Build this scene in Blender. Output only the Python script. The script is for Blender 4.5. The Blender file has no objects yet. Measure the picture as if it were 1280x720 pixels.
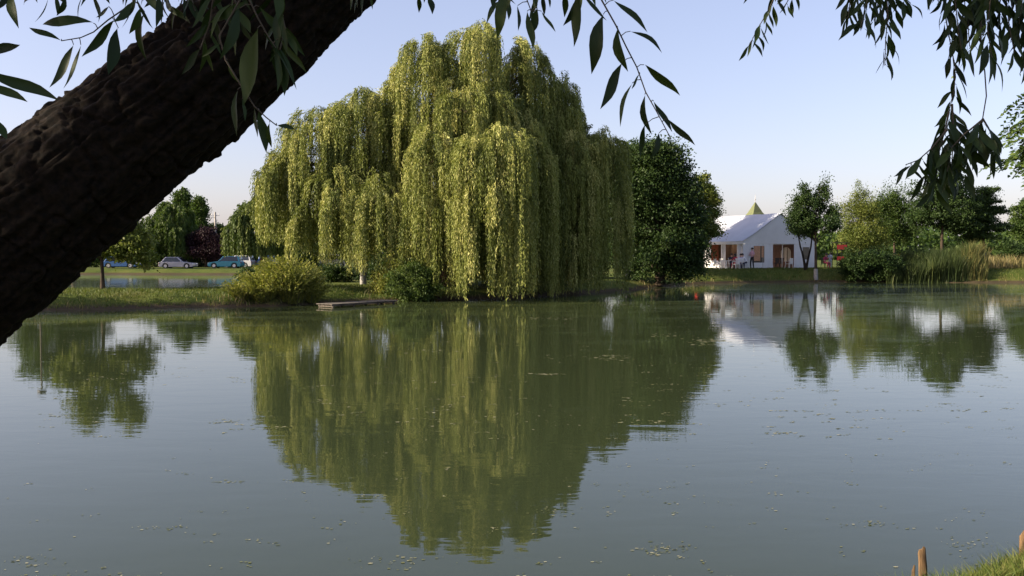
import bpy, bmesh, math, random
import numpy as np
from mathutils import Vector, Matrix

random.seed(7)
RNG = np.random.default_rng(11)
scene = bpy.context.scene
COL = scene.collection
R = math.radians
F = 1100.0
CAMZ = 2.1
PITCH = math.atan(40.0 / F)
SUN_AZ = R(75)          # from straight behind the camera towards the left
SUN_EL = R(23)
SUN = Vector((-math.sin(SUN_AZ) * math.cos(SUN_EL), -math.cos(SUN_AZ) * math.cos(SUN_EL), math.sin(SUN_EL)))

# ------------------------------------------------------------------ helpers
def at(px, py, Y):
    u = (px - 640) / F; v = (360 - py) / F
    dy = math.cos(PITCH) + v * math.sin(PITCH)
    dz = -math.sin(PITCH) + v * math.cos(PITCH)
    return Vector((u / dy * Y, Y, CAMZ + dz / dy * Y))

def gp(px, py, z=0.0):
    p = at(px, py, 1.0)
    k = (z - CAMZ) / (p.z - CAMZ)
    return Vector((p.x * k, k, z))

def tag(o, label=None, cat=None, group=None, kind=None):
    if label: o['label'] = label
    if cat: o['category'] = cat
    if group: o['group'] = group
    if kind: o['kind'] = kind
    return o

def empty(name, loc=(0, 0, 0), rz=0.0, label=None, cat=None, group=None):
    o = bpy.data.objects.new(name, None)
    o.empty_display_size = 0.2
    COL.objects.link(o)
    o.location = loc
    o.rotation_euler = (0, 0, rz)
    return tag(o, label, cat, group)

def copy_tree(o, parent=None):
    c = o.copy(); COL.objects.link(c)
    if parent is not None: c.parent = parent
    for ch in list(o.children):
        copy_tree(ch, c)
    return c

class MB:
    """collects simple solids into one mesh"""
    def __init__(s):
        s.v = []; s.f = []; s.m = []; s.sm = []
    def add(s, verts, faces, mi=0, smooth=False):
        b = len(s.v)
        s.v += [tuple(map(float, p)) for p in verts]
        s.f += [tuple(i + b for i in f) for f in faces]
        s.m += [mi] * len(faces); s.sm += [smooth] * len(faces)
    def box(s, c, d, rz=0.0, mi=0, M=None):
        hx, hy, hz = d[0] / 2, d[1] / 2, d[2] / 2
        vs = []
        for x, y, z in ((-1,-1,-1),(1,-1,-1),(1,1,-1),(-1,1,-1),(-1,-1,1),(1,-1,1),(1,1,1),(-1,1,1)):
            p = Vector((x*hx, y*hy, z*hz))
            if M is not None: p = M @ p
            else: p = Matrix.Rotation(rz, 3, 'Z') @ p
            vs.append(p + Vector(c))
        s.add(vs, [(0,3,2,1),(4,5,6,7),(0,1,5,4),(1,2,6,5),(2,3,7,6),(3,0,4,7)], mi)
    def tube(s, pts, rad, n=8, mi=0, smooth=True, cap=True):
        pts = [Vector(p) for p in pts]
        if not hasattr(rad, '__len__'): rad = [rad] * len(pts)
        up = Vector((0.123, 0.31, 0.94)).normalized()
        vs = []; fs = []
        t0 = (pts[1] - pts[0]).normalized()
        a = t0.cross(up)
        if a.length < 1e-3: a = t0.cross(Vector((1, 0, 0)))
        a.normalize()
        for i, p in enumerate(pts):
            t = (pts[min(i+1, len(pts)-1)] - pts[max(i-1, 0)]).normalized()
            a = (a - t * a.dot(t)).normalized()
            b = t.cross(a)
            for k in range(n):
                th = 2 * math.pi * k / n
                vs.append(p + (a * math.cos(th) + b * math.sin(th)) * rad[i])
        for i in range(len(pts) - 1):
            for k in range(n):
                k2 = (k + 1) % n
                fs.append((i*n+k, i*n+k2, (i+1)*n+k2, (i+1)*n+k))
        s.add(vs, fs, mi, smooth)
        if cap:
            s.add(vs[:n], [tuple(range(n))[::-1]], mi, False)
            s.add(vs[-n:], [tuple(range(n))], mi, False)
    def ball(s, c, r, nu=12, nv=8, mi=0, M=None):
        if not hasattr(r, '__len__'): r = (r, r, r)
        vs = []; fs = []
        for j in range(nv + 1):
            ph = math.pi * j / nv
            for i in range(nu):
                th = 2 * math.pi * i / nu
                p = Vector((r[0]*math.sin(ph)*math.cos(th), r[1]*math.sin(ph)*math.sin(th), r[2]*math.cos(ph)))
                if M is not None: p = M @ p
                vs.append(p + Vector(c))
        for j in range(nv):
            for i in range(nu):
                i2 = (i+1) % nu
                if j == 0: fs.append((i, (j+1)*nu+i, (j+1)*nu+i2))
                elif j == nv-1: fs.append((j*nu+i, (j+1)*nu+i, j*nu+i2))
                else: fs.append((j*nu+i, (j+1)*nu+i, (j+1)*nu+i2, j*nu+i2))
        s.add(vs, fs, mi, True)
    def prism(s, poly, y0, y1, mi=0):
        """poly in local (x,z), extruded along y"""
        n = len(poly)
        vs = [(x, y0, z) for x, z in poly] + [(x, y1, z) for x, z in poly]
        fs = [tuple(range(n)), tuple(range(n, 2*n))[::-1]]
        for i in range(n):
            j = (i+1) % n
            fs.append((i, i+n, j+n, j))
        s.add(vs, fs, mi)
    def build(s, name, mats, parent=None, bevel=0.0):
        me = bpy.data.meshes.new(name)
        me.from_pydata(s.v, [], s.f)
        if not isinstance(mats, (list, tuple)): mats = [mats]
        for m in mats: me.materials.append(m)
        me.polygons.foreach_set('material_index', s.m)
        me.polygons.foreach_set('use_smooth', s.sm)
        me.update()
        o = bpy.data.objects.new(name, me)
        COL.objects.link(o)
        if parent is not None: o.parent = parent
        if bevel:
            b = o.modifiers.new('bevel', 'BEVEL'); b.width = bevel; b.segments = 2; b.limit_method = 'ANGLE'
        return o

def np_mesh(name, V, Q, mat, parent=None, attr=None, smooth=False):
    me = bpy.data.meshes.new(name)
    nv, nf = len(V), len(Q); k = Q.shape[1]
    me.vertices.add(nv); me.vertices.foreach_set('co', np.ascontiguousarray(V, dtype=np.float32).ravel())
    me.loops.add(nf * k); me.loops.foreach_set('vertex_index', np.ascontiguousarray(Q, dtype=np.int32).ravel())
    me.polygons.add(nf)
    me.polygons.foreach_set('loop_start', np.arange(0, nf * k, k, dtype=np.int32))
    me.polygons.foreach_set('loop_total', np.full(nf, k, dtype=np.int32))
    if smooth: me.polygons.foreach_set('use_smooth', np.ones(nf, dtype=bool))
    if attr is not None:
        a = me.attributes.new('tone', 'FLOAT', 'FACE')
        a.data.foreach_set('value', np.ascontiguousarray(attr, dtype=np.float32))
    me.materials.append(mat)
    me.update(calc_edges=True)
    o = bpy.data.objects.new(name, me); COL.objects.link(o)
    if parent is not None: o.parent = parent
    return o

def nrm(a):
    return a / np.maximum(np.linalg.norm(a, axis=-1, keepdims=True), 1e-9)

def leaf_quads(name, P, U, L, W, tone, mat, parent=None, side=None, rng=RNG):
    """one pointed leaf per row: base P, direction U, length L, half width W"""
    n = len(P)
    U = nrm(U)
    S = rng.normal(size=(n, 3)) if side is None else side
    S = nrm(np.cross(U, S))
    L = np.broadcast_to(L, (n,))[:, None]; W = np.broadcast_to(W, (n,))[:, None]
    V = np.empty((n, 4, 3))
    V[:, 0] = P
    V[:, 1] = P + U * L * .45 + S * W
    V[:, 2] = P + U * L
    V[:, 3] = P + U * L * .45 - S * W
    Q = np.arange(n * 4).reshape(n, 4)
    return np_mesh(name, V.reshape(-1, 3), Q, mat, parent, np.broadcast_to(tone, (n,)))

# smooth 2D value noise, period px in x
def vnoise(x, y, px=0, seed=0):
    g = np.random.default_rng(seed).random((256, 256))
    xi = np.floor(x).astype(int); yi = np.floor(y).astype(int)
    fx = x - xi; fy = y - yi
    fx = fx*fx*(3-2*fx); fy = fy*fy*(3-2*fy)
    p = px if px else 256
    a = g[yi % 256, (xi % p)]; b = g[yi % 256, ((xi+1) % p)]
    c = g[(yi+1) % 256, (xi % p)]; d = g[(yi+1) % 256, ((xi+1) % p)]
    return (a*(1-fx)+b*fx)*(1-fy) + (c*(1-fx)+d*fx)*fy

# ------------------------------------------------------------------ materials
def new_mat(name):
    m = bpy.data.materials.new(name); m.use_nodes = True
    nt = m.node_tree; nt.nodes.clear()
    out = nt.nodes.new('ShaderNodeOutputMaterial')
    return m, nt, out

def N(nt, typ, **kw):
    n = nt.nodes.new(typ)
    for k, v in kw.items():
        if k in n.inputs.keys(): n.inputs[k].default_value = v
        else: setattr(n, k, v)
    return n

def ramp(nt, fac, stops):
    r = nt.nodes.new('ShaderNodeValToRGB')
    e = r.color_ramp.elements
    while len(e) > 1: e.remove(e[-1])
    e[0].position = stops[0][0]; e[0].color = (*stops[0][1], 1)
    for p, c in stops[1:]:
        x = e.new(p); x.color = (*c, 1)
    nt.links.new(fac, r.inputs[0])
    return r

def leaf_mat(name, c0, c1, c2=None, trans=0.35, rough=0.55, tcol=1.25):
    m, nt, out = new_mat(name)
    at_ = N(nt, 'ShaderNodeAttribute', attribute_name='tone')
    st = [(0.0, c0), (0.6 if c2 else 1.0, c1)] + ([(1.0, c2)] if c2 else [])
    r = ramp(nt, at_.outputs['Fac'], st)
    p = N(nt, 'ShaderNodeBsdfPrincipled', Roughness=rough)
    p.inputs['Specular IOR Level'].default_value = 0.18
    nt.links.new(r.outputs[0], p.inputs['Base Color'])
    t = N(nt, 'ShaderNodeBsdfTranslucent')
    g = N(nt, 'ShaderNodeMixRGB', blend_type='MULTIPLY')
    g.inputs[0].default_value = 1.0; g.inputs[2].default_value = (tcol, tcol * 1.05, tcol * .55, 1)
    nt.links.new(r.outputs[0], g.inputs[1]); nt.links.new(g.outputs[0], t.inputs[0])
    mx = N(nt, 'ShaderNodeMixShader'); mx.inputs[0].default_value = trans
    nt.links.new(p.outputs[0], mx.inputs[1]); nt.links.new(t.outputs[0], mx.inputs[2])
    nt.links.new(mx.outputs[0], out.inputs[0])
    return m

def plain_mat(name, col, rough=0.6, metallic=0.0, var=0.15, scale=4.0, bump=0.0, coat=0.0, spec=0.5):
    m, nt, out = new_mat(name)
    tc = N(nt, 'ShaderNodeTexCoord')
    no = N(nt, 'ShaderNodeTexNoise', Scale=scale, Detail=6.0)
    nt.links.new(tc.outputs['Object'], no.inputs['Vector'])
    lo = tuple(c * (1 - var) for c in col); hi = tuple(min(1, c * (1 + var)) for c in col)
    r = ramp(nt, no.outputs[0], [(0.3, lo), (0.7, hi)])
    p = N(nt, 'ShaderNodeBsdfPrincipled', Roughness=rough, Metallic=metallic)
    p.inputs['Coat Weight'].default_value = coat
    p.inputs['Specular IOR Level'].default_value = spec
    nt.links.new(r.outputs[0], p.inputs['Base Color'])
    if bump:
        b = N(nt, 'ShaderNodeBump', Strength=bump, Distance=0.02)
        nt.links.new(no.outputs[0], b.inputs['Height']); nt.links.new(b.outputs[0], p.inputs['Normal'])
    nt.links.new(p.outputs[0], out.inputs[0])
    return m

def bark_mat(name, c0, c1, scale=6.0, bump=0.6, dist=0.02, stretch=(1, 1, 0.25)):
    m, nt, out = new_mat(name)
    tc = N(nt, 'ShaderNodeTexCoord')
    mp = N(nt, 'ShaderNodeMapping'); mp.inputs['Scale'].default_value = stretch
    nt.links.new(tc.outputs['Object'], mp.inputs['Vector'])
    no = N(nt, 'ShaderNodeTexNoise', Scale=scale, Detail=9.0, Roughness=0.65)
    nt.links.new(mp.outputs[0], no.inputs['Vector'])
    r = ramp(nt, no.outputs[0], [(0.35, c0), (0.65, c1)])
    p = N(nt, 'ShaderNodeBsdfPrincipled', Roughness=0.9)
    p.inputs['Specular IOR Level'].default_value = 0.15
    nt.links.new(r.outputs[0], p.inputs['Base Color'])
    b = N(nt, 'ShaderNodeBump', Strength=bump, Distance=dist)
    nt.links.new(no.outputs[0], b.inputs['Height']); nt.links.new(b.outputs[0], p.inputs['Normal'])
    nt.links.new(p.outputs[0], out.inputs[0])
    return m

M = {}
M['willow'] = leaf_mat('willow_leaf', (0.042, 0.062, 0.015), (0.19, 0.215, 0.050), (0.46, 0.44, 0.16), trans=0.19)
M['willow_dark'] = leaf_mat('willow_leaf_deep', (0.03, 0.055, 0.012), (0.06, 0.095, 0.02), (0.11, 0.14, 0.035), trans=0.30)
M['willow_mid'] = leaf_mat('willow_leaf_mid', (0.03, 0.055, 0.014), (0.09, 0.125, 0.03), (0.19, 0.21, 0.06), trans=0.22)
M['broad_dark'] = leaf_mat('shaded_dark_leaf', (0.012, 0.028, 0.008), (0.03, 0.055, 0.014), (0.05, 0.08, 0.02), trans=0.22)  # dark leaf tone; the shade on trees beside the willow is included in it
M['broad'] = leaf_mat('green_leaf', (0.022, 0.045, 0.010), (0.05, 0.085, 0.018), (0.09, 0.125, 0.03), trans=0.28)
M['broad_lit'] = leaf_mat('sunlit_green_leaf', (0.06, 0.085, 0.018), (0.12, 0.15, 0.03), (0.19, 0.19, 0.05), trans=0.30)  # low sun's yellow put into the leaf colour of the lit trees
M['purple'] = leaf_mat('purple_leaf', (0.012, 0.006, 0.008), (0.03, 0.012, 0.018), trans=0.15)
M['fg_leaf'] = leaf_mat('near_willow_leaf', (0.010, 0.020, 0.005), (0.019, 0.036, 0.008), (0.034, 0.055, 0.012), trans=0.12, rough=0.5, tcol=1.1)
M['reed'] = leaf_mat('reed_blade', (0.022, 0.038, 0.012), (0.055, 0.075, 0.022), (0.22, 0.19, 0.07), trans=0.22)
M['dry_reed'] = leaf_mat('dry_blade', (0.10, 0.10, 0.035), (0.2, 0.17, 0.07), (0.32, 0.25, 0.13), trans=0.25)
M['shrub_gold'] = leaf_mat('shrub_leaf', (0.08, 0.10, 0.02), (0.20, 0.215, 0.045), (0.36, 0.32, 0.10), trans=0.30)
M['grass'] = leaf_mat('grass_blade', (0.045, 0.070, 0.012), (0.085, 0.115, 0.022), (0.16, 0.155, 0.05), trans=0.25)
M['bark'] = bark_mat('tree_bark', (0.025, 0.019, 0.014), (0.075, 0.055, 0.04))
M['dark_bark'] = bark_mat('dark_tree_bark', (0.012, 0.010, 0.008), (0.035, 0.028, 0.02))
M['whitewash'] = plain_mat('whitewashed_bark', (0.26, 0.255, 0.24), rough=0.9, var=0.2, scale=8)
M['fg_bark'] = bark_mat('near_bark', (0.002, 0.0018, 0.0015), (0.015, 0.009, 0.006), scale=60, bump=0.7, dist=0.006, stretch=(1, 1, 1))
M['twig'] = plain_mat('twig_bark', (0.05, 0.035, 0.02), rough=0.7)
M['green_twig'] = plain_mat('green_twig', (0.06, 0.07, 0.02), rough=0.6)
M['wood'] = bark_mat('weathered_wood', (0.035, 0.024, 0.015), (0.20, 0.125, 0.065), scale=14, bump=0.8, dist=0.01, stretch=(3, 3, 0.5))
M['plank'] = bark_mat('dock_plank', (0.07, 0.058, 0.05), (0.19, 0.165, 0.14), scale=9, bump=0.4, dist=0.01, stretch=(0.3, 3, 1))
M['darkwood'] = plain_mat('wet_timber', (0.05, 0.035, 0.025), rough=0.6)
M['canvas'] = plain_mat('white_canvas', (0.66, 0.66, 0.67), rough=0.55, var=0.05, scale=1.2, bump=0.25)
M['canvas_shaded'] = plain_mat('shaded_roof_canvas', (0.40, 0.42, 0.47), rough=0.45, var=0.06, scale=1.0, bump=0.25)  # white canvas too; the blue-grey of tree shade is put into its colour
M['clear'] = plain_mat('smoky_window_film', (0.10, 0.085, 0.07), rough=0.15, var=0.2)
M['metal'] = plain_mat('grey_metal', (0.45, 0.45, 0.46), rough=0.4, metallic=0.7)
M['orange'] = plain_mat('orange_curtain', (0.48, 0.26, 0.15), rough=0.8, var=0.2, scale=10)
M['brown'] = plain_mat('brown_panel', (0.2, 0.11, 0.07), rough=0.8)
M['lining'] = plain_mat('terracotta_lining', (0.22, 0.13, 0.10), rough=0.8)
M['pane'] = plain_mat('pale_window_sheet', (0.85, 0.83, 0.8), rough=0.5, var=0.05)
M['wplastic'] = plain_mat('white_plastic', (0.78, 0.78, 0.76), rough=0.35, var=0.04)
M['rplastic'] = plain_mat('red_plastic', (0.75, 0.05, 0.03), rough=0.4, var=0.08)
M['bplastic'] = plain_mat('black_seat', (0.02, 0.02, 0.022), rough=0.5)
M['tile_green'] = plain_mat('green_shingle', (0.10, 0.115, 0.045), rough=0.7, var=0.2, scale=6, bump=0.3)
M['tile_red'] = plain_mat('red_roof_tile', (0.38, 0.16, 0.12), rough=0.8, var=0.2, scale=10)
M['plaster'] = plain_mat('pale_plaster', (0.55, 0.5, 0.42), rough=0.9, var=0.1)
M['brick'] = plain_mat('red_brick', (0.26, 0.08, 0.05), rough=0.9, var=0.3, scale=12)
M['glass'] = plain_mat('dark_car_glass', (0.015, 0.018, 0.02), rough=0.06, var=0.05, coat=0.4)
M['rubber'] = plain_mat('tyre_rubber', (0.02, 0.02, 0.02), rough=0.8)
M['rim'] = plain_mat('wheel_rim', (0.5, 0.5, 0.52), rough=0.3, metallic=0.8)
M['lamp'] = plain_mat('headlight_lens', (0.7, 0.7, 0.68), rough=0.1, var=0.02)
M['tail'] = plain_mat('tail_light_lens', (0.4, 0.02, 0.02), rough=0.15, var=0.02)
M['silver'] = plain_mat('silver_paint', (0.32, 0.32, 0.37), rough=0.3, metallic=0.3, var=0.03, coat=0.5)
M['teal'] = plain_mat('teal_paint', (0.03, 0.22, 0.29), rough=0.3, metallic=0.1, var=0.03, coat=0.5)
M['cwhite'] = plain_mat('white_paint', (0.48, 0.48, 0.50), rough=0.3, var=0.03, coat=0.5)
M['blue'] = plain_mat('blue_paint', (0.03, 0.09, 0.25), rough=0.3, metallic=0.1, var=0.03, coat=0.5)
M['concrete'] = plain_mat('pole_concrete', (0.36, 0.33, 0.3), rough=0.9)
M['skin'] = plain_mat('skin', (0.45, 0.27, 0.19), rough=0.55, var=0.05)
M['hair'] = plain_mat('dark_hair', (0.015, 0.011, 0.009), rough=0.6)
for k, c in dict(pink=(0.55, 0.33, 0.4), navy=(0.03, 0.035, 0.07), black=(0.015, 0.015, 0.018), white=(0.72, 0.72, 0.76),
                 red=(0.35, 0.025, 0.05), greyblue=(0.3, 0.36, 0.45), lilac=(0.5, 0.46, 0.62), magenta=(0.3, 0.03, 0.08)).items():
    M['cloth_' + k] = plain_mat('cloth_' + k, c, rough=0.85, var=0.08, scale=12)

# ------------------------------------------------------------------ terrain
FRONT = [(-3, 4.85), (1.5, 4.95), (2.5, 5.2), (3.0, 5.55), (3.55, 5.95), (4.3, 6.6), (5.3, 8), (7.4, 11), (15, 22), (31, 45), (42, 60),
         (46, 66), (42, 68.5), (34, 69.5), (27.5, 71), (20, 69.5), (15, 67), (12, 64), (9, 58), (7.3, 53.5), (4.8, 50), (1.8, 46),
         (-1.2, 42.6), (-4, 41.6), (-6, 40.5), (-8, 38.5), (-9.6, 36.6), (-12, 36.2), (-15, 35), (-18, 33.6), (-24, 31.5), (-32, 28),
         (-36, 20), (-30, 8), (-18, 4.5), (-8, 4.6)]
BACK = [(-90, 42.5), (-30, 41), (-17, 42.2), (-13.5, 44), (-13.5, 48), (-17, 58), (-22, 75), (-27, 99), (-45, 101), (-100, 101)]

def sdist(poly, X, Y):
    P = np.stack([X.ravel(), Y.ravel()], 1)
    d = np.full(len(P), 1e9); inside = np.zeros(len(P), bool)
    n = len(poly)
    for i in range(n):
        a = np.array(poly[i], float); b = np.array(poly[(i+1) % n], float)
        e = b - a; w = P - a
        t = np.clip((w @ e) / (e @ e), 0, 1)
        d = np.minimum(d, np.linalg.norm(w - t[:, None] * e, axis=1))
        c = ((a[1] <= P[:, 1]) != (b[1] <= P[:, 1]))
        xint = a[0] + (P[:, 1] - a[1]) / (e[1] if abs(e[1]) > 1e-9 else 1e-9) * e[0]
        inside ^= c & (P[:, 0] < xint)
    return (np.where(inside, -d, d)).reshape(X.shape)

def terrain_z(X, Y):
    X = np.asarray(X, float); Y = np.asarray(Y, float)
    d = np.minimum(sdist(FRONT, X, Y), sdist(BACK, X, Y))
    near = np.clip((Y - 8) / 20, 0, 1)
    d = d + (vnoise(X * .7 + 50, Y * .7 + 50, seed=3) - .5) * (0.15 + .7 * near) + (vnoise(X * 2.3 + 9, Y * 2.3 + 9, seed=4) - .5) * (.12 + .15 * near)
    s = np.clip((X - 8) / 8, 0, 1) * np.clip((Y - 50) / 16, 0, 1)
    L = np.where(Y < 12, 0.45, 0.58) + 0.42 * s
    # tall-bank towards the right shore
    W = np.where(Y < 12, 1.1, 2.6)
    t = np.clip(d / W, 0, 1)
    z = L * (1 - (1 - t) ** 1.8)
    z = np.where(d < 0, np.maximum(d * 0.5, -0.7), z)
    z = z + np.where(d > 0.3, (vnoise(X * .35, Y * .35, seed=5) - .5) * .12 + (vnoise(X * 1.6, Y * 1.6, seed=6) - .5) * .035, 0)
    return z

def tz(x, y):
    return float(terrain_z(np.array([x]), np.array([y]))[0])

def axis(segs):
    out = [segs[0][0]]
    for a, b, st in segs:
        n = max(1, int(round((b - a) / st)))
        out += list(np.linspace(a, b, n + 1)[1:])
    return np.array(out)

xs = axis([(-900, -200, 70), (-200, -60, 14), (-60, -22, 1.0), (-22, -4, .5), (-4, 2, .3), (2, 6, .1), (6, 46, .5), (46, 70, 2), (70, 200, 13), (200, 900, 70)])
ys = axis([(-60, -6, 6), (-6, 4, .5), (4, 8, .1), (8, 30, .6), (30, 48, .3), (48, 110, .6), (110, 200, 8), (200, 1600, 140)])
GX, GY = np.meshgrid(xs, ys)
GZ = terrain_z(GX, GY)
V = np.stack([GX, GY, GZ], -1).reshape(-1, 3)
ny, nx = GX.shape
idx = np.arange(ny * nx).reshape(ny, nx)
Q = np.stack([idx[:-1, :-1], idx[:-1, 1:], idx[1:, 1:], idx[1:, :-1]], -1).reshape(-1, 4)

def ground_material():
    m, nt, out = new_mat('lawn_ground')
    geo = N(nt, 'ShaderNodeNewGeometry')
    n1 = N(nt, 'ShaderNodeTexNoise', Scale=0.35, Detail=8.0, Roughness=.6)
    n2 = N(nt, 'ShaderNodeTexNoise', Scale=9.0, Detail=8.0, Roughness=.7)
    nt.links.new(geo.outputs['Position'], n1.inputs['Vector']); nt.links.new(geo.outputs['Position'], n2.inputs['Vector'])
    r1 = ramp(nt, n1.outputs[0], [(0.3, (0.045, 0.072, 0.014)), (0.5, (0.08, 0.108, 0.022)), (0.7, (0.12, 0.125, 0.035))])
    r2 = ramp(nt, n2.outputs[0], [(0.3, (0.55, 0.55, 0.55)), (0.7, (1.25, 1.2, 1.1))])
    mul = N(nt, 'ShaderNodeMixRGB', blend_type='MULTIPLY'); mul.inputs[0].default_value = 1
    nt.links.new(r1.outputs[0], mul.inputs[1]); nt.links.new(r2.outputs[0], mul.inputs[2])
    # bare earth at the waterline
    sp = N(nt, 'ShaderNodeSeparateXYZ'); nt.links.new(geo.outputs['Position'], sp.inputs[0])
    ad = N(nt, 'ShaderNodeMath', operation='MULTIPLY_ADD'); nt.links.new(n2.outputs[0], ad.inputs[0]); ad.inputs[1].default_value = -0.22
    nt.links.new(sp.outputs['Z'], ad.inputs[2])
    mud = ramp(nt, ad.outputs[0], [(0.0, (1, 1, 1)), (0.12, (0, 0, 0))])
    mx = N(nt, 'ShaderNodeMixRGB'); nt.links.new(mud.outputs[0], mx.inputs[0])
    nt.links.new(mul.outputs[0], mx.inputs[1]); mx.inputs[2].default_value = (0.06, 0.045, 0.028, 1)
    p = N(nt, 'ShaderNodeBsdfPrincipled', Roughness=.95); p.inputs['Specular IOR Level'].default_value = .1
    nt.links.new(mx.outputs[0], p.inputs['Base Color'])
    b = N(nt, 'ShaderNodeBump', Strength=.8, Distance=.06)
    nt.links.new(n2.outputs[0], b.inputs['Height']); nt.links.new(b.outputs[0], p.inputs['Normal'])
    nt.links.new(p.outputs[0], out.inputs[0])
    return m
M['ground'] = ground_material()
g = np_mesh('ground', V, Q, M['ground'], smooth=True)
tag(g, kind='structure')

# water: one sheet per pond, split along the grass strip
def water_material():
    m, nt, out = new_mat('pond_water')
    geo = N(nt, 'ShaderNodeNewGeometry')
    # ripples
    mp = N(nt, 'ShaderNodeMapping'); mp.inputs['Scale'].default_value = (1.0, 2.2, 1.0)
    nt.links.new(geo.outputs['Position'], mp.inputs['Vector'])
    w1 = N(nt, 'ShaderNodeTexNoise', Scale=1.1, Detail=3.0, Roughness=.5, Distortion=.4)
    w2 = N(nt, 'ShaderNodeTexNoise', Scale=5.0, Detail=2.0, Roughness=.5)
    patch = N(nt, 'ShaderNodeTexNoise', Scale=.11, Detail=2.0)
    for n in (w1, w2): nt.links.new(mp.outputs[0], n.inputs['Vector'])
    nt.links.new(geo.outputs['Position'], patch.inputs['Vector'])
    pr = ramp(nt, patch.outputs[0], [(0.42, (.12, .12, .12)), (0.62, (1, 1, 1))])
    m2 = N(nt, 'ShaderNodeMath', operation='MULTIPLY'); nt.links.new(w2.outputs[0], m2.inputs[0]); nt.links.new(pr.outputs[0], m2.inputs[1])
    ad = N(nt, 'ShaderNodeMath', operation='MULTIPLY_ADD'); nt.links.new(m2.outputs[0], ad.inputs[0]); ad.inputs[1].default_value = .30
    nt.links.new(w1.outputs[0], ad.inputs[2])
    b = N(nt, 'ShaderNodeBump', Strength=1.0, Distance=.0025)
    nt.links.new(ad.outputs[0], b.inputs['Height'])
    # drifting film of weed towards the far banks
    sp = N(nt, 'ShaderNodeSeparateXYZ'); nt.links.new(geo.outputs['Position'], sp.inputs[0])
    mp3 = N(nt, 'ShaderNodeMapping'); mp3.inputs['Scale'].default_value = (.5, 1.3, 1)
    nt.links.new(geo.outputs['Position'], mp3.inputs['Vector'])
    f1 = N(nt, 'ShaderNodeTexNoise', Scale=.5, Detail=7.0, Roughness=.65); nt.links.new(mp3.outputs[0], f1.inputs['Vector'])
    dy = N(nt, 'ShaderNodeMapRange'); dy.inputs['From Min'].default_value = 14; dy.inputs['From Max'].default_value = 40
    dy.inputs['To Min'].default_value = -.16; dy.inputs['To Max'].default_value = .12
    nt.links.new(sp.outputs['Y'], dy.inputs['Value'])
    fa = N(nt, 'ShaderNodeMath', operation='ADD'); nt.links.new(f1.outputs[0], fa.inputs[0]); nt.links.new(dy.outputs[0], fa.inputs[1])
    fr = ramp(nt, fa.outputs[0], [(0.46, (0, 0, 0)), (0.75, (.27, .27, .27))])
    wat = N(nt, 'ShaderNodeBsdfPrincipled', Roughness=.015, IOR=1.333)
    wat.inputs['Base Color'].default_value = (0.030, 0.040, 0.018, 1)
    film = N(nt, 'ShaderNodeBsdfPrincipled', Roughness=.35)
    film.inputs['Base Color'].default_value = (0.075, 0.10, 0.025, 1)
    nt.links.new(b.outputs[0], wat.inputs['Normal'])
    mx = N(nt, 'ShaderNodeMixShader'); nt.links.new(fr.outputs[0], mx.inputs[0])
    nt.links.new(wat.outputs[0], mx.inputs[1]); nt.links.new(film.outputs[0], mx.inputs[2])
    nt.links.new(mx.outputs[0], out.inputs[0])
    return m
M['water'] = water_material()
def poly_obj(name, pts, z, mat):
    me = bpy.data.meshes.new(name)
    me.from_pydata([(x, y, z) for x, y in pts], [], [tuple(range(len(pts)))])
    me.materials.append(mat); me.update()
    o = bpy.data.objects.new(name, me); COL.objects.link(o)
    return o
tag(poly_obj('pond_water', [(-60, 2.5), (4, 2.5), (9, 7), (60, 62), (60, 76), (-1, 76), (-1, 43.5), (-11, 42), (-16, 38.5), (-60, 36.5)], 0.0, M['water']), kind='structure')
tag(poly_obj('back_pond_water', [(-60.5, 38.5), (-16, 39.5), (-11.5, 43), (-11.5, 70), (-20, 106), (-110, 106), (-110, 38.5)], 0.0, M['water']), kind='structure')

# ------------------------------------------------------------------ foliage makers
def world_blob(cx, cy, rx, ry, D, dd=0.0, ratio=1.0):
    c = at(cx, cy, D + dd)
    return (c, rx / F * (D + dd), rx / F * (D + dd) * ratio, ry / F * (D + dd))

def limb_path(a, b, sag=0.1, n=5, rng=random):
    a = Vector(a); b = Vector(b)
    out = []
    off = Vector((rng.uniform(-1, 1), rng.uniform(-1, 1), rng.uniform(.2, 1))) * (b - a).length * sag
    for i in range(n + 1):
        t = i / n
        out.append(a.lerp(b, t) + off * math.sin(math.pi * t))
    return out

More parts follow.
